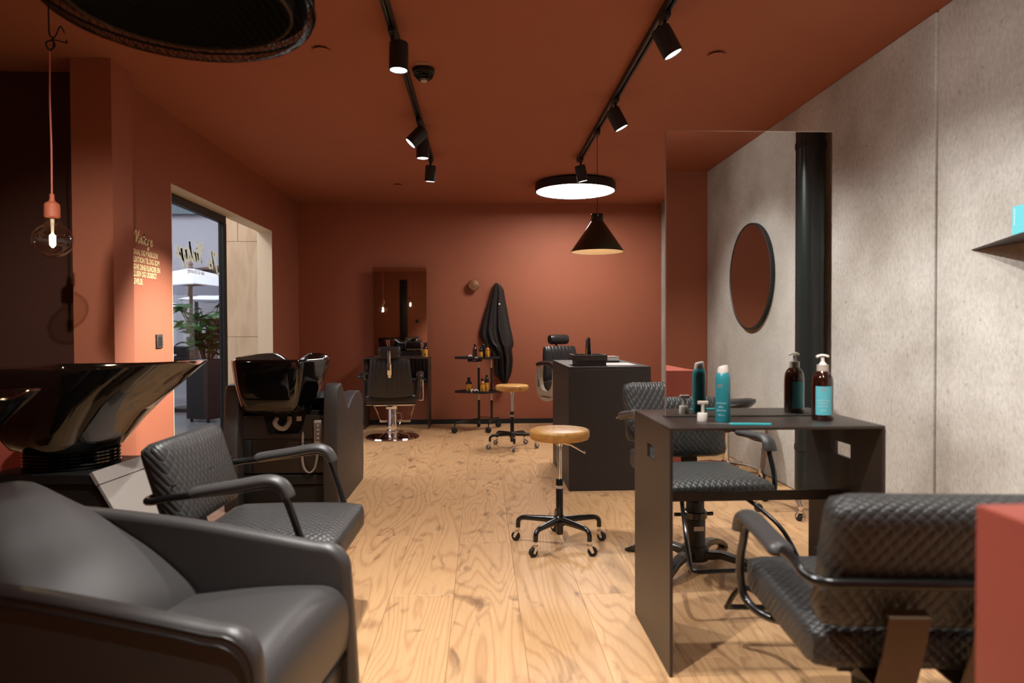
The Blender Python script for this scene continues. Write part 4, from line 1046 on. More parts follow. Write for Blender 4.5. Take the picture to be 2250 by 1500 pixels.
ZT = 0.789
t = thing('spray_can', 'teal spray can with a white cap on the front mirror station', 'spray can', (0.805, 2.243, ZT), -0.30)
MB().lathe([(0.001, 0), (0.0235, 0), (0.0245, 0.002), (0.0245, 0.138), (0.0235, 0.150), (0.0205, 0.160), (0.019, 0.163), (0.001, 0.163)], 36).build('can', 'teal', t)
MB().lathe([(0.001, 0.162), (0.0185, 0.162), (0.0175, 0.178), (0.0150, 0.186), (0.001, 0.188)], 28, Matrix(((1, 0, 0, 0), (0, 1, 0, 0), (0.25, 0, 1, 0), (0, 0, 0, 1)))).build('spray_cap', 'white', t)
def curved_print(x_ang, dx, z, s, size, mat, parent, name, r=0.0248, sx=1.0):
    m = text_mb(s, size, sx, 0.0001, align='CENTER', mtx=T(0, 0, 0))
    for v in m.bm.verts:
        a = -PI / 2 + x_ang + v.co.x / r
        v.co = Vector((math.cos(a) * (r + v.co.z), math.sin(a) * (r + v.co.z), z + v.co.y))
    m.build(name, mat, parent, 0)
curved_print(-0.42, 0, 0.116, 'M', 0.016, 'copper_ink', t, 'logo', sx=1.3)
for i, (z, s) in enumerate(((0.062, 'dry texture'), (0.050, 'spray'), (0.038, 'texturisant'), (0.022, '205 ml'))):
    curved_print(-0.28, 0, z, s, 0.0075, 'white_ink', t, 'print')
t = thing('pump_jar', 'small white jar with a clear pump in front of the teal spray can', 'jar', (0.742, 2.262, ZT))
MB().lathe([(0.001, 0), (0.0165, 0), (0.017, 0.002), (0.017, 0.026), (0.016, 0.028), (0.001, 0.028)], 28).build('jar', 'white', t)
m = MB(); m.cyl((0.002, 0.0, 0.027), (0.002, 0, 0.062), 0.006, seg=12); m.rbox(-0.016, 0.020, -0.006, 0.006, 0.056, 0.068, b=0.003); m.build('pump', 'cap_silver', t)
t = thing('tail_comb', 'turquoise tail comb with a metal point lying on the front mirror station', 'comb', (0.80, 2.165, ZT + 0.003))
MB().prism([(0.0, -0.006), (0.125, -0.022), (0.130, -0.018), (0.128, -0.008), (0.0, 0.010)], 'z', -0.003, 0.003, 0.001, 1).build('handle', 'teal_comb', t)
m = MB()
for i in range(26):
    m.box(0.004 + i * 0.0045, 0.006 + i * 0.0045, -0.004 + i * 0.0001, 0.014 - i * 0.0004, -0.0015, 0.0015)
m.build('teeth', 'teal_comb', t, 0)
MB().cyl((0.0, 0.002, 0), (-0.098, 0.03, 0.001), 0.0016, 0.0008, 8).build('metal_tail', 'steel', t)
t = thing('pump_bottle', 'brown pump bottle with a turquoise label on the front mirror station', 'bottle', (1.155, 2.262, ZT), -0.42)
MB().lathe([(0.001, 0), (0.032, 0), (0.0345, 0.003), (0.0345, 0.125), (0.033, 0.142), (0.027, 0.156), (0.018, 0.165), (0.0155, 0.168), (0.001, 0.168)], 40).build('bottle', 'amber', t)
MB().lathe([(0.001, 0.166), (0.0185, 0.166), (0.0185, 0.188), (0.001, 0.188)], 28).build('collar', 'cap_silver', t)
m = MB(); m.lathe([(0.001, 0.188), (0.013, 0.188), (0.009, 0.194), (0.0065, 0.197), (0.0055, 0.212), (0.001, 0.212)], 20)
m.tube(cat_rom([(-0.020, -0.006, 0.212), (-0.012, -0.003, 0.217), (0.0, 0, 0.219), (0.012, 0.002, 0.217), (0.019, 0.003, 0.213)], 5), [0.003] + [0.007] * 19 + [0.003], 10, flat=(1, 0.6))
m.build('pump_head', 'white', t)
lab = MB(); secs = []
for i in range(13):
    a = -PI / 2 + 0.10 + (-0.80 + 1.60 * i / 12)
    secs.append([(0.0349 * math.cos(a), 0.0349 * math.sin(a), 0.020), (0.0349 * math.cos(a), 0.0349 * math.sin(a), 0.116)])
lab.loft(secs, False, False, closed=False)
lab.build('label_print', 'teal_label', t)
lab = MB(); secs = []
for i in range(13):
    a = PI / 2 + 0.35 + (-0.70 + 1.40 * i / 12)
    secs.append([(0.0349 * math.cos(a), 0.0349 * math.sin(a), 0.020), (0.0349 * math.cos(a), 0.0349 * math.sin(a), 0.116)])
lab.loft(secs, False, False, closed=False)
lab.build('rear_label', 'teal_label', t)
curved_print(0.02, 0, 0.100, 'M', 0.015, 'copper_ink', t, 'logo', 0.0351, 1.2)
for z, s in ((0.066, 'HYDRATATION'), (0.057, 'HYDRATING'), (0.048, 'styling cream'), (0.034, '500 ml')):
    curved_print(0.02, 0, z, s, 0.0065, 'white_ink', t, 'print', 0.0351)

# ------------------------------------------------------------------ barber chairs
def ribbed_panel(mb, w0, w1, h, th, n, mtx, depth=0.006):
    """upright channelled cushion: width w0 at the bottom, w1 at the top, ribs on both faces"""
    secs = []; NX = n * 6
    rows = 12
    for j in range(rows + 1):
        v = j / rows; w = w0 + (w1 - w0) * v
        ed = 1 - (abs(2 * v - 1)) ** 6 * 0.55
        fr, bk = [], []
        for i in range(NX + 1):
            u = i / NX; x = (u - 0.5) * w
            rib = depth * (abs(math.sin(PI * u * n)) ** 0.6)
            side = (1 - abs(2 * u - 1) ** 8) ** 0.5
            d = (th / 2 - depth + rib) * (0.25 + 0.75 * side) * ed
            zz = v * h - 0.022 * (1 - v) * (1 - abs(2 * u - 1) ** 2) + 0.010 * v * (1 - (2 * u - 1) ** 4)
            fr.append((x, d, zz)); bk.append((x, -d, zz))
        secs.append(fr + bk[::-1])
    mb.loft(secs, mtx=mtx)

def barber_chair(loc, rz, label, ivory, up=0.0):
    t = thing('barber_chair', label, 'barber chair', loc, rz, group='black barber chairs')
    sh = 0.46
    m = MB(); m.lathe([(0.001, 0.0), (0.268, 0.0), (0.272, 0.006), (0.262, 0.018), (0.20, 0.026), (0.10, 0.040), (0.060, 0.052), (0.001, 0.054)], 64); m.build('base_disc', 'chrome', t)
    MB().lathe([(0.001, 0.05), (0.062, 0.05), (0.064, 0.075), (0.052, 0.085), (0.050, 0.30), (0.046, 0.31), (0.001, 0.31)], 36).build('pump_column', 'chrome', t)
    MB().lathe([(0.051, 0.10), (0.062, 0.102), (0.062, 0.118), (0.051, 0.12)], 36).build('pump_ring', 'chrome', t)
    MB().rbox(-0.055, 0.055, -0.10, 0.12, 0.30, 0.355, b=0.006).build('seat_bracket', 'chrome', t)
    MB().tube(cat_rom([(0.05, 0.02, 0.25), (0.09, -0.03, 0.245), (0.10, -0.14, 0.20), (0.085, -0.2, 0.16)], 5), 0.006, 8).build('pump_lever', 'chrome', t)
    MB().rbox(-0.24, 0.24, -0.20, 0.26, 0.352, 0.360, b=0.002).build('seat_frame', 'chrome', t)
    m = MB(); rounded_cushion(m, 0.50, 0.50, 0.105, 0.035, 0.02, T(0, 0.03, 0.358)); m.build('seat', 'leather2', t, 60)
    bt = T(0, -0.235, 0.455) @ Rx(math.radians(9))
    m = MB(); ribbed_panel(m, 0.46, 0.385, 0.36, 0.10, 9, bt); m.build('backrest', 'leather2', t, 50)
    # headrest on a slotted chrome strap
    hb = bt @ T(0, -0.005, 0.36)
    m = MB(); m.rbox(-0.014, 0.014, -0.062, -0.056, -0.17, 0.10, b=0.002, mtx=hb); m.rbox(-0.021, 0.021, -0.066, -0.060, -0.14, -0.03, b=0.002, mtx=hb)
    m.rbox(-0.014, 0.014, -0.062, -0.02, 0.07, 0.076, b=0.001, mtx=hb); m.build('headrest_strap', 'chrome', t)
    if ivory:
        m = MB(); m.tube([hb @ Vector((-0.108 + 0.216 * i / 8, 0.0, 0.085)) for i in range(9)], [0.048] + [0.054] * 7 + [0.048], 24); m.build('headrest', 'leather2', t, 50)
    else:
        m = MB(); m.prism([(-0.045, 0.03), (-0.046, 0.115), (-0.02, 0.135), (0.03, 0.125), (0.045, 0.085), (0.035, 0.035)], 'x', -0.105, 0.105, 0.014, 3, hb); m.build('headrest', 'leather2', t, 50)
        for px in (-0.09, 0.09):
            for pz in (0.045, 0.103):
                MB().lathe([(0.001, 0), (0.005, 0), (0.004, 0.003), (0.001, 0.003)], 10, hb @ T(px, -0.0455, pz) @ Rx(PI / 2)).build('stud', 'steel', t)
    for s in (-1, 1):
        xs = s * 0.285
        # padded arm
        m = MB(); p = cat_rom([(xs, -0.24, 0.630), (xs, -0.15, 0.650), (xs, 0.0, 0.655), (xs, 0.10, 0.648), (xs, 0.155, 0.615), (xs, 0.16, 0.59)], 5)
        m.tube(p, [0.022] + [0.036] * (len(p) - 2) + [0.022], 16, flat=(1.0, 0.62)); m.build('arm_pad', 'leather2', t, 60)
        if ivory:
            outer = [(p.x, p.y) for p in cat_rom([(-0.22, 0.632, 0), (-0.255, 0.50, 0), (-0.235, 0.36, 0), (-0.15, 0.278, 0), (0.0, 0.262, 0), (0.13, 0.30, 0), (0.19, 0.42, 0), (0.175, 0.60, 0)], 4)]
            inner = [(p.x, p.y) for p in cat_rom([(-0.155, 0.625, 0), (-0.170, 0.50, 0), (-0.145, 0.410, 0), (-0.07, 0.365, 0), (0.02, 0.368, 0), (0.095, 0.415, 0), (0.12, 0.50, 0), (0.115, 0.60, 0)], 4)]
            m = MB(); n = len(outer); d = 0.022
            vs = [(xs - d, y, z) for y, z in outer] + [(xs + d, y, z) for y, z in outer] + [(xs - d, y, z) for y, z in inner] + [(xs + d, y, z) for y, z in inner]
            fs = []
            for i in range(n - 1):
                fs += [(i, i + 1, 2 * n + i + 1, 2 * n + i), (n + i, 3 * n + i, 3 * n + i + 1, n + i + 1), (i, n + i, n + i + 1, i + 1), (2 * n + i, 2 * n + i + 1, 3 * n + i + 1, 3 * n + i)]
            fs += [(0, 2 * n, 3 * n, n), (n - 1, 2 * n - 1, 4 * n - 1, 3 * n - 1)]
            m._add(vs, fs); m.build('arm_shell', 'ivory', t, 40)
            pl = MB(); pl.box(xs + s * 0.0225 - 0.001, xs + s * 0.0225 + 0.001, -0.16, -0.10, 0.302, 0.306); pl.box(xs + s * 0.0225 - 0.001, xs + s * 0.0225 + 0.001, 0.10, 0.14, 0.316, 0.320)
            for i in range(11):
                y0_ = -0.09 + i * 0.016
                pl.box(xs + s * 0.0225 - 0.001, xs + s * 0.0225 + 0.001, y0_, y0_ + 0.011, 0.302, 0.302 + (0.016, 0.010, 0.014)[i % 3])
            pl.build('name_plate', 'black', t, 0)
            MB().tube([(xs + s * 0.02, -0.20, 0.618), (xs + s * 0.026, 0.0, 0.640), (xs + s * 0.02, 0.15, 0.585)], 0.004, 6).build('chrome_trim', 'chrome', t)
        else:
            MB().tube(cat_rom([(xs, 0.10, 0.62), (xs, 0.12, 0.50), (xs - s * 0.02, 0.10, 0.39)], 5), 0.007, 10).build('arm_post', 'chrome', t)
            MB().rbox(min(xs - s * 0.012, xs - s * 0.050), max(xs - s * 0.012, xs - s * 0.050), -0.17, 0.22, 0.40, 0.60, b=0.012).build('side_cushion', 'leather2', t)
    # recline handle and footrest
    MB().tube(cat_rom([(0.262, -0.14, 0.40), (0.305, -0.155, 0.395), (0.318, -0.16, 0.42), (0.318, -0.165, 0.60)], 5), 0.006, 8).build('recline_handle', 'chrome', t)
    for s in (-1, 1):
        MB().tube([(s * 0.22, 0.16, 0.355), (s * 0.215, 0.22, 0.33), (s * 0.155, 0.42, 0.125)], 0.008, 8).build('footrest_arm', 'chrome', t)
    MB().rbox(-0.20, 0.20, 0.195, 0.21, 0.30, 0.325, b=0.003).build('footrest_bar', 'chrome', t)
    MB().rbox(-0.165, 0.165, 0.36, 0.47, 0.105, 0.135, b=0.008).build('foot_plate', 'chrome', t)
    return t
barber_chair((-0.912, 7.015, 0), math.radians(3), 'black barber chair seen from behind, facing the far mirror', False)
bc = barber_chair((0.955, 7.12, 0), math.radians(180 + 22), 'black barber chair with ivory arm shells facing the camera behind the counter', True)
for ch in bc.children:          # this one is pumped up higher
    if ch.name.split('.')[0] == 'base_disc': continue
    if ch.name.split('.')[0] == 'pump_column':
        for v in ch.data.vertices:
            if v.co.z > 0.2: v.co.z += 0.095
    elif ch.name.split('.')[0] != 'pump_ring': ch.location.z += 0.095

# ------------------------------------------------------------------ trolley with bottles
t = thing('trolley', 'black two-tier trolley on castors against the back wall', 'trolley', (0.0, 7.47, 0))
TL = [(-0.292, 7.455), (0.035, 7.30), (0.205, 7.46), (-0.10, 7.66)]
def tray_poly(z, name):
    loc = [(x, y - 7.47) for x, y in TL]
    MB().prism(loc, 'z', z - 0.026, z - 0.020).build(name + '_plate', 'black', t, 0)
    c = Vector((sum(p[0] for p in loc) / 4, sum(p[1] for p in loc) / 4))
    m = MB(); n = 4
    for i in range(n):
        a, b = Vector(loc[i]), Vector(loc[(i + 1) % n])
        ai, bi = a + (c - a).normalized() * 0.012, b + (c - b).normalized() * 0.012
        m.prism([tuple(a), tuple(b), tuple(bi), tuple(ai)], 'z', z - 0.026, z)
    m.build(name + '_rim', 'black', t, 0)
tray_poly(0.806, 'upper_shelf'); tray_poly(0.437, 'lower_shelf')
m = MB(); m.rbox(-0.13, -0.015, -0.13, 0.0, 0.748, 0.778, b=0.003, mtx=T(0.02, 0.06, 0) @ Rz(math.radians(-25))); m.build('drawer', 'black', t)
MB().rbox(-0.066, -0.022, -0.1335, -0.130, 0.764, 0.772, b=0.001, seg=1, mtx=T(0.02, 0.06, 0) @ Rz(math.radians(-25))).build('drawer_pull', 'steel', t)
for px, py in ((-0.030, 0.06), (0.110, 0.02)):
    w = 0.013
    m = MB(); m.rbox(px - w, px + w, py - w, py + w, 0.10, 0.325, b=0.002); m.rbox(px - w, px + w, py - w, py + w, 0.435, 0.68, b=0.002); m.build('post', 'black', t)
    m = MB(); m.rbox(px - 0.009, px + 0.009, py - 0.009, py + 0.009, 0.32, 0.412, b=0.002); m.rbox(px - 0.009, px + 0.009, py - 0.009, py + 0.009, 0.675, 0.782, b=0.002); m.build('inner_post', 'steel', t)
CA = [(-0.288, 7.262), (-0.033, 7.70), (0.072, 7.255), (0.186, 7.66)]
m = MB(); m.tube([(CA[0][0], CA[0][1] - 7.47, 0.105), (-0.03, 0.06, 0.112), (CA[1][0], CA[1][1] - 7.47, 0.105)], 0.015, 8); m.build('foot_bar', 'black', t)
m = MB(); m.tube([(CA[2][0], CA[2][1] - 7.47, 0.105), (0.11, 0.02, 0.112), (CA[3][0], CA[3][1] - 7.47, 0.105)], 0.015, 8); m.build('foot_bar', 'black', t)
MB().cyl((-0.03, 0.06, 0.135), (0.11, 0.02, 0.135), 0.004, seg=8).build('cross_rod', 'black', t)
for i, (x, y) in enumerate(CA):
    c = MB(); c.cyl((x, y - 7.47, 0.105), (x, y - 7.47, 0.05), 0.007, seg=10); co = c.build('caster', 'black', t)
    w = MB(); w.lathe([(0.001, -0.018), (0.024, -0.018), (0.031, -0.010), (0.031, 0.010), (0.024, 0.018), (0.001, 0.018)], 20, T(x, y - 7.47, 0.031) @ Rz(0.5 + i) @ Rx(PI / 2)); w.build('wheel', 'rubber', co)

def grooming_bottle(x, y, z, h, r, mat, label, lab=True, style='shoulder', face=0.0):
    t = thing('grooming_bottle', label, 'bottle', (x, y, z), face, group='grooming bottles')
    if style == 'shoulder':
        pr = [(0.001, 0), (r, 0), (r, h * 0.62), (r * 0.85, h * 0.70), (r * 0.42, h * 0.78), (r * 0.40, h * 0.84), (0.001, h * 0.84)]
    else:
        pr = [(0.001, 0), (r, 0), (r, h * 0.74), (r * 0.8, h * 0.80), (r * 0.55, h * 0.84), (0.001, h * 0.84)]
    MB().lathe(pr, 24).build('body', mat, t)
    if style == 'pump':
        m = MB(); m.cyl((0, 0, h * 0.84), (0, 0, h * 0.97), 0.004, seg=8); m.rbox(-0.006, 0.014, -0.005, 0.005, h * 0.95, h, b=0.002, seg=1); m.build('pump', 'bottle_black', t)
    else:
        MB().lathe([(0.001, h * 0.83), (r * 0.5, h * 0.83), (r * 0.5, h * 0.985), (r * 0.44, h), (0.001, h)], 16).build('cap', 'bottle_black', t)
    if lab:
        secs = []
        for i in range(9):
            a = -PI / 2 - 1.1 + 2.2 * i / 8
            secs.append([((r + .0006) * math.cos(a), (r + .0006) * math.sin(a), h * 0.04), ((r + .0006) * math.cos(a), (r + .0006) * math.sin(a), h * 0.56)])
        lm = MB(); lm.loft(secs, False, False, closed=False); lo = lm.build('label_print', 'yellow_label', t)
        # small printed figure and word bar on the label
        f = MB()
        def on(u, zz): return ((r + .0012) * math.cos(-PI / 2 + u / r), (r + .0012) * math.sin(-PI / 2 + u / r), zz)
        f._add([on(-0.006, h * .10), on(0.008, h * .10), on(0.006, h * .26), on(0.0, h * .32), on(-0.006, h * .22)], [(0, 1, 2, 3, 4)])
        f.build('printed_figure', 'dark_board', lo, 0)
        f = MB(); f._add([on(-0.010, h * .44), on(0.010, h * .44), on(0.010, h * .48), on(-0.010, h * .48)], [(0, 1, 2, 3)]); f.build('printed_word', 'bottle_black', lo, 0)
    return t
zu, zl = 0.786, 0.417
grooming_bottle(-0.072, 7.46, zu, 0.155, 0.024, 'amber', 'dark amber bottle at the left of the upper trolley shelf', False)
grooming_bottle(-0.005, 7.42, zu, 0.130, 0.022, 'bottle_black', 'yellow-labelled black bottle in the middle of the upper trolley shelf', True, 'plain')
grooming_bottle(0.024, 7.47, zu, 0.185, 0.019, 'bottle_black', 'tall slim black pump bottle at the back of the upper trolley shelf', False, 'pump')
grooming_bottle(0.066, 7.42, zu, 0.150, 0.026, 'amber_light', 'honey-coloured bottle with a slim neck on the upper trolley shelf', True, 'shoulder', -0.35)
grooming_bottle(0.125, 7.47, zu, 0.075, 0.024, 'bottle_black', 'short black jar at the right of the upper trolley shelf', False, 'plain')
grooming_bottle(-0.138, 7.46, zl, 0.160, 0.034, 'bottle_black', 'wide black bottle with a yellow label on the lower trolley shelf', True)
grooming_bottle(0.010, 7.39, zl, 0.155, 0.026, 'amber_light', 'honey-coloured bottle with a yellow label on the lower trolley shelf', True)
grooming_bottle(0.056, 7.41, zl, 0.190, 0.023, 'bottle_black', 'tall black bottle with a yellow label on the lower trolley shelf', True, 'plain')
grooming_bottle(-0.632, 7.70, 0.789, 0.165, 0.034, 'amber', 'amber bottle with a yellow label on the far mirror station', True, 'shoulder')
def tape_roll(x, y, z, label):
    t = thing('neck_tape_roll', label, 'roll', (x, y, z), 0.3, group='white neck tape rolls')
    MB().lathe([(0.0105, -0.018), (0.0185, -0.018), (0.020, -0.016), (0.020, 0.016), (0.0185, 0.018), (0.0105, 0.018), (0.0105, -0.018)], 24, T(0, 0, 0.020) @ Rx(PI / 2)).build('roll', 'white', t)
    MB().lathe([(0.001, -0.015), (0.0105, -0.015), (0.0105, 0.015), (0.001, 0.015)], 16, T(0, 0, 0.020) @ Rx(PI / 2)).build('core', 'bottle_black', t)
tape_roll(-0.122, 7.405, zu, 'white roll lying alone on the upper trolley shelf')
tape_roll(-0.098, 7.385, zl, 'left one of two white rolls on the lower trolley shelf')
tape_roll(-0.056, 7.372, zl, 'right one of two white rolls on the lower trolley shelf')
t = thing('tin_lid', 'flat gold tin lying in front of the bottles on the upper trolley shelf', 'tin', (-0.045, 7.365, zu + 0.0))
MB().lathe([(0.001, 0), (0.030, 0), (0.031, 0.002), (0.031, 0.016), (0.029, 0.018), (0.001, 0.018)], 28).build('tin', 'gold_ink', t)
MB().lathe([(0.0312, 0.010), (0.032, 0.011), (0.032, 0.017), (0.030, 0.019), (0.001, 0.0195)], 28).build('lid', 'cap_silver', t)

# ------------------------------------------------------------------ hooks and cape on the back wall
def knob(x, z, label, k=1.0):
    t = thing('coat_hook', label, 'wall hook', (x, YB, z), group='round wooden wall knobs')
    MB().lathe([(0.001, 0), (0.016, 0), (0.016, 0.045), (0.001, 0.045)], 20, Rx(PI / 2)).build('stem', 'walnut', t)
    MB().lathe([(0.001, 0.040), (0.055 * k, 0.040), (0.064 * k, 0.046), (0.067 * k, 0.056), (0.064 * k, 0.066), (0.052 * k, 0.073), (0.001, 0.076)], 40, Rx(PI / 2)).build('disc', 'walnut', t, 50)
knob(-0.085, 1.612, 'empty round wooden knob on the back wall left of the cape')
knob(0.196, 1.575, 'small wooden peg on the back wall hidden under the black cape', 0.42)
t = thing('salon_cape', 'black nylon cape hanging in folds from a knob on the back wall', 'cape', (0.19, YB - 0.05, 0.5))
def px_cape(u, v):  # crop coordinates (5.556 px per photo px, origin 1000,590) to wall metres
    X = -0.085 + (u / 5.556 + 1000 - 1041) * 0.00530; Z = 1.612 - (v / 5.556 + 590 - 627) * 0.00530
    return X, Z
Lc = [(480, 185), (452, 230), (420, 340), (372, 480), (330, 620), (292, 770), (296, 830), (330, 900), (400, 960), (455, 1020), (476, 1100), (474, 1190), (476, 1290), (505, 1325), (528, 1345), (545, 1378), (575, 1400)]
Rc = [(520, 176), (562, 205), (596, 258), (614, 380), (640, 520), (668, 680), (694, 800), (714, 905), (712, 940), (692, 985), (700, 1060), (705, 1120), (698, 1200), (686, 1270), (662, 1330), (640, 1375), (622, 1402)]
secs = []
NC = 64
for j, (l, r) in enumerate(zip(Lc, Rc)):
    x0, z0 = px_cape(*l); x1, z1 = px_cape(*r); v = j / (len(Lc) - 1)
    amp = 0.010 + 0.030 * min(1, v * 1.8) * (1.0 if v < 0.9 else 0.7)
    fr = []
    for i in range(NC + 1):
        u = i / NC; x = x0 + (x1 - x0) * u; z = z0 + (z1 - z0) * u
        f = 0.55 * math.sin(u * 21 + 0.8 * math.sin(v * 5)) + 0.30 * math.sin(u * 37 + 2.0 + v * 3) + 0.28 * math.sin(u * 9 + v * 4)
        bulge = math.sin(PI * u) ** 0.6
        y = YB - 0.012 - bulge * (0.060 + amp * (1.0 + f)) - 0.030 * (1 - v) ** 2 * bulge
        fr.append((x, y, z))
    bk = [(p[0], YB - 0.006, p[2]) for p in fr]
    secs.append(fr + bk[::-1])
# smooth the sections along the height
sm = []
for i in range(len(secs) - 1):
    for k in range(3):
        w = k / 3; sm.append([tuple(a[q] * (1 - w) + b[q] * w for q in range(3)) for a, b in zip(secs[i], secs[i + 1])])
sm.append(secs[-1])
MB().loft(sm).build('fabric', 'cloth', t, 80, world=True)
xs_, zs_ = px_cape(538, 435)
MB().lathe([(0.001, 0), (0.010, 0), (0.010, 0.003), (0.001, 0.003)], 12, T(xs_, YB - 0.135, zs_) @ Rx(PI / 2)).build('snap_button', 'white', t, world=True)

# ------------------------------------------------------------------ right wall: shelf, round mirror, pipe
t = thing('wall_shelf', 'thin grey metal shelf on the concrete wall at the right edge', 'shelf', (XR, 2.3, 1.43))
MB().prism([(XR, 2.87), (1.925, 2.36), (1.925, 1.75), (XR, 1.75)], 'z', 1.433, 1.438, 0.0005, 1).build('plate', 'switch', t, 0, world=True)
MB().box(XR - 0.004, XR, 1.76, 2.55, 1.372, 1.432).build('wall_flange', 'switch', t, 0, world=True)
def prod_box(x, y, rz, label):
    t = thing('product_box', label, 'box', (x, y, 1.438), rz, group='turquoise boxes on the wall shelf')
    MB().rbox(-0.035, 0.035, -0.035, 0.035, 0, 0.118, b=0.001, seg=1).build('carton', 'teal_label', t, 0)
    m = text_mb('MOISTURE REPAIR', 0.008, 1.0, 0.0002, mtx=T(-0.0353, 0.026, 0.045) @ Matrix(((0, 0, -1, 0), (0, -1, 0, 0), (1, 0, 0, 0), (0, 0, 0, 1))) @ Matrix.Diagonal((1, 1, 1, 1)))
    m.build('print', 'white_ink', t, 0)
prod_box(2.045, 2.47, 0.0, 'turquoise product box on the wall shelf, cut by the frame edge')
prod_box(2.05, 2.30, 0.0, 'second turquoise product box further along the wall shelf')
t = thing('round_mirror', 'round black-rimmed mirror on the concrete wall, seen reflected in the station', 'mirror', (XR, -0.53, 1.505))
MB().lathe([(0.001, 0), (0.40, 0), (0.415, 0.004), (0.415, 0.030), (0.405, 0.032), (0.401, 0.026), (0.001, 0.026)], 72, Ry(-PI / 2)).build('frame', 'black', t)
MB().lathe([(0.001, 0.0265), (0.400, 0.0265), (0.400, 0.0275), (0.001, 0.0275)], 72, Ry(-PI / 2)).build('mirror_pane', 'mirror', t)
t = thing('black_pipe', 'thick black vertical pipe by the concrete wall, seen reflected in the station', 'pipe', (2.02, 0.62, 0))
MB().lathe([(0.001, 0), (0.085, 0), (0.085, ZC), (0.001, ZC)], 40).build('pipe', pbr('dark_pipe_paint', srgb(30, 36, 36), 0.3), t)
for z in (0.35, 2.2):
    MB().lathe([(0.0855, z), (0.089, z), (0.089, z + 0.03), (0.0855, z + 0.03)], 40).build('clamp', 'black', t)

# red counter at the right edge
t = thing('red_counter', 'brick-red box counter cut off by the right frame edge', 'counter', (0.93, 0.45, 0))
MB().rbox(0.665 - 0.93, 1.22 - 0.93, 0.02 - 0.45, 0.888 - 0.45, 0.02, 0.862, b=0.003, seg=2).build('body', 'red_lac', t, 0)
MB().box(0.68 - 0.93, 1.20 - 0.93, 0.04 - 0.45, 0.87 - 0.45, 0.0, 0.02).build('plinth', 'black_matte', t, 0)
tag(MB().rbox(-0.10, 0.10, -0.07, 0.07, 0, 0.006, b=0.001, seg=1).build('folded_towel', 'paper'), 'small white folded sheet on the red counter, seen in the mirror', 'paper').location = (0.97, 0.46, 0.862)

# cabinet in the dark niche
t = thing('sideboard', 'low brick-red sideboard with a grey top in the dark niche at the left', 'sideboard', (-2.9, 3.80, 0))
MB().rbox(-0.62, 0.62, -0.18, 0.20, 0.06, 0.785, b=0.003, seg=1).build('body', 'red_lac', t, 0)
for i in range(3):
    xa = -0.62 + i * 0.4133
    d = MB(); d.rbox(xa + 0.002, xa + 0.4113, -0.200, -0.181, 0.07, 0.780, b=0.002, seg=1); d.build('door', 'red_lac', t, 0)
MB().rbox(-0.63, 0.63, -0.205, 0.205, 0.787, 0.822, b=0.002, seg=1).build('top', 'desk', t)
MB().box(-0.60, 0.60, -0.15, 0.19, 0, 0.06).build('plinth', 'black_matte', t, 0)

# saddle stools
def saddle_stool(loc, rz, zs, label):
    t = thing('saddle_stool', label, 'stool', loc, rz, group='black saddle stools')
    secs = []
    for i in range(17):
        x = -0.21 + 0.42 * i / 16; u = x / 0.21
        w = 0.175 * math.sqrt(max(0.03, 1 - abs(u) ** 3.2)); zz = zs - 0.018 + 0.030 * u * u - 0.03 * abs(u) ** 6
        th = 0.045 * math.sqrt(max(0.04, 1 - abs(u) ** 4))
        secs.append([(x, w * math.cos(a), zz - th + th * 1.0 * math.sin(a) + 0.012 * math.cos(a)) for a in [2 * PI * k / 20 for k in range(20)]])
    MB().loft(secs).build('seat', 'leather2', t, 60)
    MB().lathe([(0.001, zs - 0.13), (0.05, zs - 0.12), (0.07, zs - 0.09), (0.001, zs - 0.085)], 24).build('seat_plate', 'black', t)
    MB().lathe([(0.001, 0.36), (0.012, 0.36), (0.012, zs - 0.12), (0.001, zs - 0.12)], 20).build('gas_piston', 'chrome', t)
    MB().lathe([(0.001, 0.10), (0.024, 0.10), (0.026, 0.11), (0.026, 0.37), (0.022, 0.375), (0.001, 0.375)], 28).build('column', 'chrome', t)
    MB().lathe([(0.001, 0.075), (0.034, 0.075), (0.036, 0.12), (0.028, 0.13), (0.001, 0.13)], 28).build('hub', 'chrome', t)
    for k in range(5):
        a = 2 * PI * k / 5
        leg = [(0.02, 0, 0.105), (0.14, 0, 0.098), (0.245, 0, 0.078)]
        MB().tube([Rz(a) @ Vector(p) for p in leg], [0.020, 0.015, 0.012], 12, flat=(1.1, 0.7)).build('leg', 'chrome', t)
        caster(t, (0.238 * math.cos(a), 0.238 * math.sin(a), 0.078), a + 1.2 * k, 'rubber', 1.05)
    return t
saddle_stool((1.80, -0.22, 0), 0.4, 0.60, 'black saddle stool with a chrome base under the round mirror, seen in reflection')
saddle_stool((1.885, 4.02, 0), 0.628, 0.705, 'black saddle stool by the concrete wall, hidden behind the front mirror station')

# loose cable on the floor
tag(MB().tube(cat_rom([(-1.36, 3.97, 0.004), (-1.20, 3.86, 0.004), (-1.10, 3.82, 0.004), (-1.14, 3.88, 0.006), (-1.22, 3.87, 0.005), (-1.15, 3.80, 0.004), (-0.98, 3.84, 0.004), (-0.86, 3.95, 0.004), (-0.80, 4.12, 0.004)], 8), 0.004, 8).build('power_cable', 'rubber'), 'black cable looped on the floor before the far wash unit', 'cable')

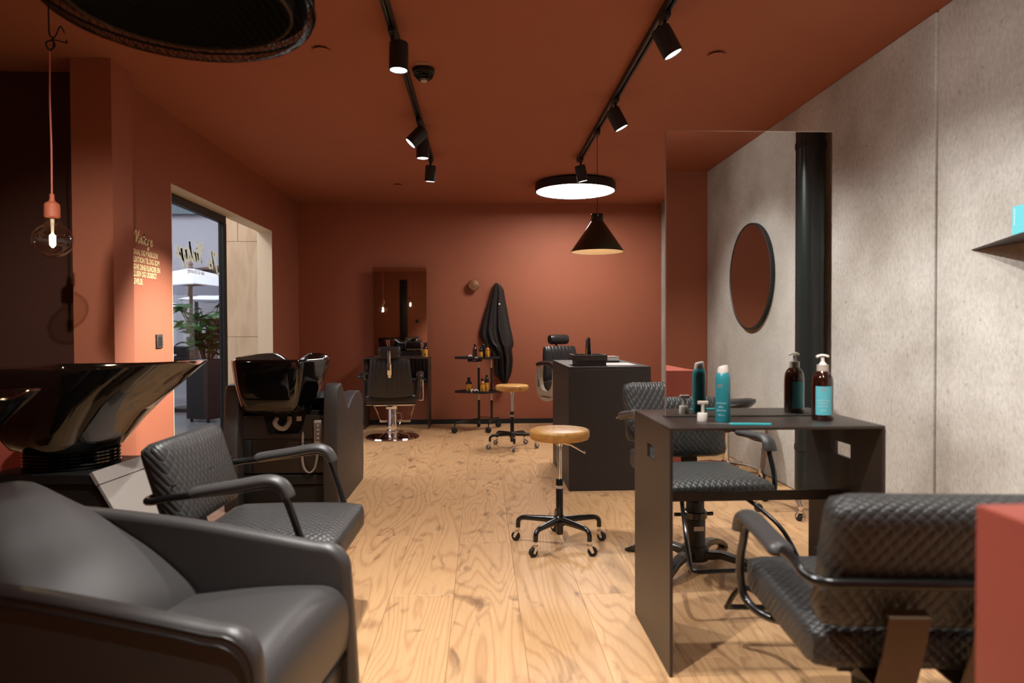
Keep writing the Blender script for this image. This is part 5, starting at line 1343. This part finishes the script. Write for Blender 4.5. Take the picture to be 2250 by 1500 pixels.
# ------------------------------------------------------------------ the mall seen through the glass
t = thing('planter', 'tall black square planter box on small feet outside the glass', 'planter', (-3.34, 8.49, 0), math.radians(-24))
MB().rbox(-0.17, 0.17, -0.17, 0.17, 0.035, 0.745, b=0.006).build('box', 'black', t)
MB().rbox(-0.155, 0.155, -0.155, 0.155, 0.735, 0.752, b=0.004).build('soil', 'soil', t)
for a in (-1, 1):
    for b in (-1, 1):
        MB().lathe([(0.001, 0), (0.018, 0), (0.018, 0.036), (0.001, 0.036)], 12, T(a * 0.13, b * 0.13, 0)).build('foot', 'rubber', t)
rnd = random.Random(3)
t = thing('potted_plant', 'leafy green plant with broad glossy leaves growing in the black planter', 'plant', (-3.34, 8.49, 0.753))
def leaf_mesh(name, mat):
    m = MB(); pr = [(0, .004), (.12, .16), (.3, .27), (.5, .30), (.7, .24), (.88, .11), (1.0, .004)]
    secs = []
    for s, w in pr:
        dz = -0.22 * s * s
        secs.append([(-w, s, dz + .10 * w), (0, s, dz), (w, s, dz + .10 * w)])
    m.loft(secs, False, False, closed=False)
    me = m.mesh(name, 60); me.materials.append(MT[mat]); return me
lm1, lm2 = leaf_mesh('leaf', 'leaf'), leaf_mesh('leaf_pale', 'leaf_y')
stems = []
for k in range(11):
    a = k * 2.4 + rnd.uniform(-.3, .3); sp = rnd.uniform(0.12, 0.46); hh = rnd.uniform(0.36, 0.72)
    pts = cat_rom([(0.05 * math.cos(a), 0.05 * math.sin(a), 0.0), (sp * 0.4 * math.cos(a), sp * 0.4 * math.sin(a), hh * 0.45), (sp * math.cos(a + .3), sp * math.sin(a + .3), hh)], 6)
    MB().tube(pts, [0.012 - 0.007 * i / len(pts) for i in range(len(pts))], 8).build('stem', 'bark', t)
    stems.append(pts)
for k in range(210):
    p = rnd.choice(stems); i = rnd.randint(3, len(p) - 1); q = p[i] + Vector((rnd.uniform(-.05, .05), rnd.uniform(-.05, .05), rnd.uniform(-.03, .05)))
    o = bpy.data.objects.new('leaf', lm2 if k % 17 == 0 else lm1); COL.objects.link(o); o.parent = t
    o.location = q; sz = rnd.uniform(0.13, 0.21); o.scale = (sz, sz, sz)
    o.rotation_euler = (rnd.uniform(-0.5, 0.7), rnd.uniform(-0.4, 0.4), rnd.uniform(0, 2 * PI))

def parasol(loc, rz, label, zpeak, zrim, R, n=4):
    t = thing('parasol', label, 'parasol', loc, rz, group='white parasols in the mall')
    MB().lathe([(0.001, 0), (0.24, 0), (0.24, 0.05), (0.03, 0.07), (0.001, 0.07)], 28).build('base', 'black', t)
    MB().cyl((0, 0, 0.06), (0, 0, zpeak + 0.02), 0.024, 0.022, 16).build('pole', 'pole_wood', t)
    MB().lathe([(0.001, zpeak + 0.0), (0.035, zpeak + 0.0), (0.022, zpeak + 0.03), (0.034, zpeak + 0.055), (0.018, zpeak + 0.075), (0.016, zpeak + 0.10), (0.001, zpeak + 0.105)], 16).build('finial', 'pole_wood', t)
    K = 8; rows = []
    for j in range(K + 1):
        v = j / K; ring = []
        for c in range(n):
            a0, a1 = 2 * PI * c / n, 2 * PI * (c + 1) / n
            for q in range(4):
                f = q / 4
                p0 = Vector((math.cos(a0), math.sin(a0))) * R * v; p1 = Vector((math.cos(a1), math.sin(a1))) * R * v
                p = p0.lerp(p1, f)
                z = zpeak + (zrim - zpeak) * (v ** 0.9) - 0.02 * math.sin(PI * f) * v
                ring.append((p.x + 1e-4, p.y, z))
        rows.append(ring)
    rows2 = [[(x, y, z - 0.012) for x, y, z in r] for r in rows][::-1]
    MB().loft(rows + rows2).build('canopy', 'canvas', t, 40)
    MB().lathe([(0.025, zrim + 0.05), (0.05, zrim + 0.05), (0.06, zrim + 0.12), (0.025, zrim + 0.14)], 16).build('runner', 'pole_wood', t)
    for c in range(n):
        a = 2 * PI * c / n
        MB().cyl((0.03 * math.cos(a), 0.03 * math.sin(a), zpeak - 0.03), (R * 0.97 * math.cos(a), R * 0.97 * math.sin(a), zrim - 0.018), 0.012, seg=8).build('rib', 'pole_wood', t)
        MB().cyl((0.04 * math.cos(a), 0.04 * math.sin(a), zrim + 0.06), (R * 0.5 * math.cos(a), R * 0.5 * math.sin(a), (zpeak + zrim) / 2 - 0.04), 0.010, seg=8).build('strut', 'pole_wood', t)
    return t
parasol((-3.99, 9.6, 0), math.radians(-66), 'nearest white parasol outside, its pole rising behind the plant', 1.965, 1.665, 1.45)
parasol((-4.05, 12.8, 0), math.radians(-50), 'farther white parasol on the right behind the nearest one', 1.93, 1.645, 1.45)
parasol((-6.6, 12.2, 0), math.radians(-50), 'farther white parasol on the left, only one corner showing', 1.90, 1.55, 1.45)

def cafe_chair(loc, rz, label, mat, rattan):
    t = thing('cafe_chair', label, 'chair', loc, rz, group='cafe chairs in the mall')
    m = MB(); rounded_cushion(m, 0.44, 0.44, 0.05, 0.02, 0.0, T(0, 0, 0.42)); m.build('seat', mat, t)
    for sx_ in (-1, 1):
        for sy_ in (-1, 1):
            MB().cyl((sx_ * 0.19, sy_ * 0.18, 0.43), (sx_ * 0.23, sy_ * 0.23, 0.0), 0.012, 0.009, 10).build('leg', 'black', t)
    fr = cat_rom([(-0.20, -0.20, 0.45), (-0.22, -0.26, 0.66), (-0.16, -0.30, 0.86), (0, -0.31, 0.92), (0.16, -0.30, 0.86), (0.22, -0.26, 0.66), (0.20, -0.20, 0.45)], 5)
    MB().tube(fr, 0.013, 8).build('back_frame', mat, t)
    if rattan:
        for i in range(-6, 7):
            x = i * 0.030; top = 0.905 - 0.9 * x * x
            MB().cyl((x, -0.205, 0.45), (x * 1.02, -0.305, top), 0.009, seg=6).build('cane', mat, t)
        for z in (0.56, 0.68, 0.80):
            yy = -0.205 - 0.10 * (z - 0.45) / 0.45
            MB().cyl((-0.21, yy, z), (0.21, yy, z), 0.006, seg=6).build('cane_weave', mat, t)
    else:
        MB().rbox(-0.20, 0.20, -0.285, -0.262, 0.56, 0.86, b=0.008, mtx=T(0, 0, 0)).build('back_shell', mat, t)
    return t
cafe_chair((-4.42, 10.7, 0), math.radians(165), 'brown rattan cafe chair behind the plant', 'rattan', True)
cafe_chair((-4.95, 11.0, 0), math.radians(70), 'dark cafe chair left of the rattan one', 'dark_board', False)
cafe_chair((-3.55, 11.2, 0), math.radians(190), 'brown rattan cafe chair half hidden by the planter', 'rattan', True)
t = thing('cafe_table', 'low white-topped cafe table between the cafe chairs', 'table', (-4.9, 10.3, 0))
MB().lathe([(0.001, 0.72), (0.36, 0.72), (0.365, 0.73), (0.365, 0.742), (0.36, 0.745), (0.001, 0.745)], 40).build('table_top', 'canvas', t)
MB().cyl((0, 0, 0.02), (0, 0, 0.72), 0.025, seg=16).build('leg', 'black', t)
MB().lathe([(0.001, 0), (0.22, 0), (0.22, 0.012), (0.03, 0.03), (0.001, 0.03)], 32).build('foot', 'black', t)
t = thing('kiosk_fascia', 'dark kiosk fascia board with a wooden edge behind the nearest parasol', 'sign board', (-5.7, 14.6, 0))
MB().prism([(-6.22, 14.95), (-5.05, 14.10), (-4.98, 14.2), (-6.15, 15.05)], 'z', 1.95, 2.38).build('board', 'dark_board', t, 0, world=True)
MB().prism([(-6.24, 14.94), (-5.05, 14.08), (-4.97, 14.2), (-6.15, 15.06)], 'z', 2.38, 2.43).build('top_edge', 'wood_edge', t, 0, world=True)
for xx, yy in ((-6.10, 14.94), (-5.08, 14.20)):
    MB().box(xx - 0.03, xx + 0.03, yy - 0.03, yy + 0.03, 0, 1.95).build('post', 'dark_board', t, 0, world=True)
# printed list on the far white wall
m = MB()
for i, s in enumerate(('Hudpleje', 'Farver', 'Klipning')):
    z = 1.84 - i * 0.165
    text_mb(s, 0.075, 1.0, 0.001, mtx=Matrix(((1, 0, 0, -5.72), (0, 0, -1, 15.598), (0, 1, 0, z), (0, 0, 0, 1))), mb=m)
    m.box(-5.80, -5.2, 15.594, 15.598, z - 0.06, z - 0.05)
m.build('wall_list', 'dark_board', wm, 0)
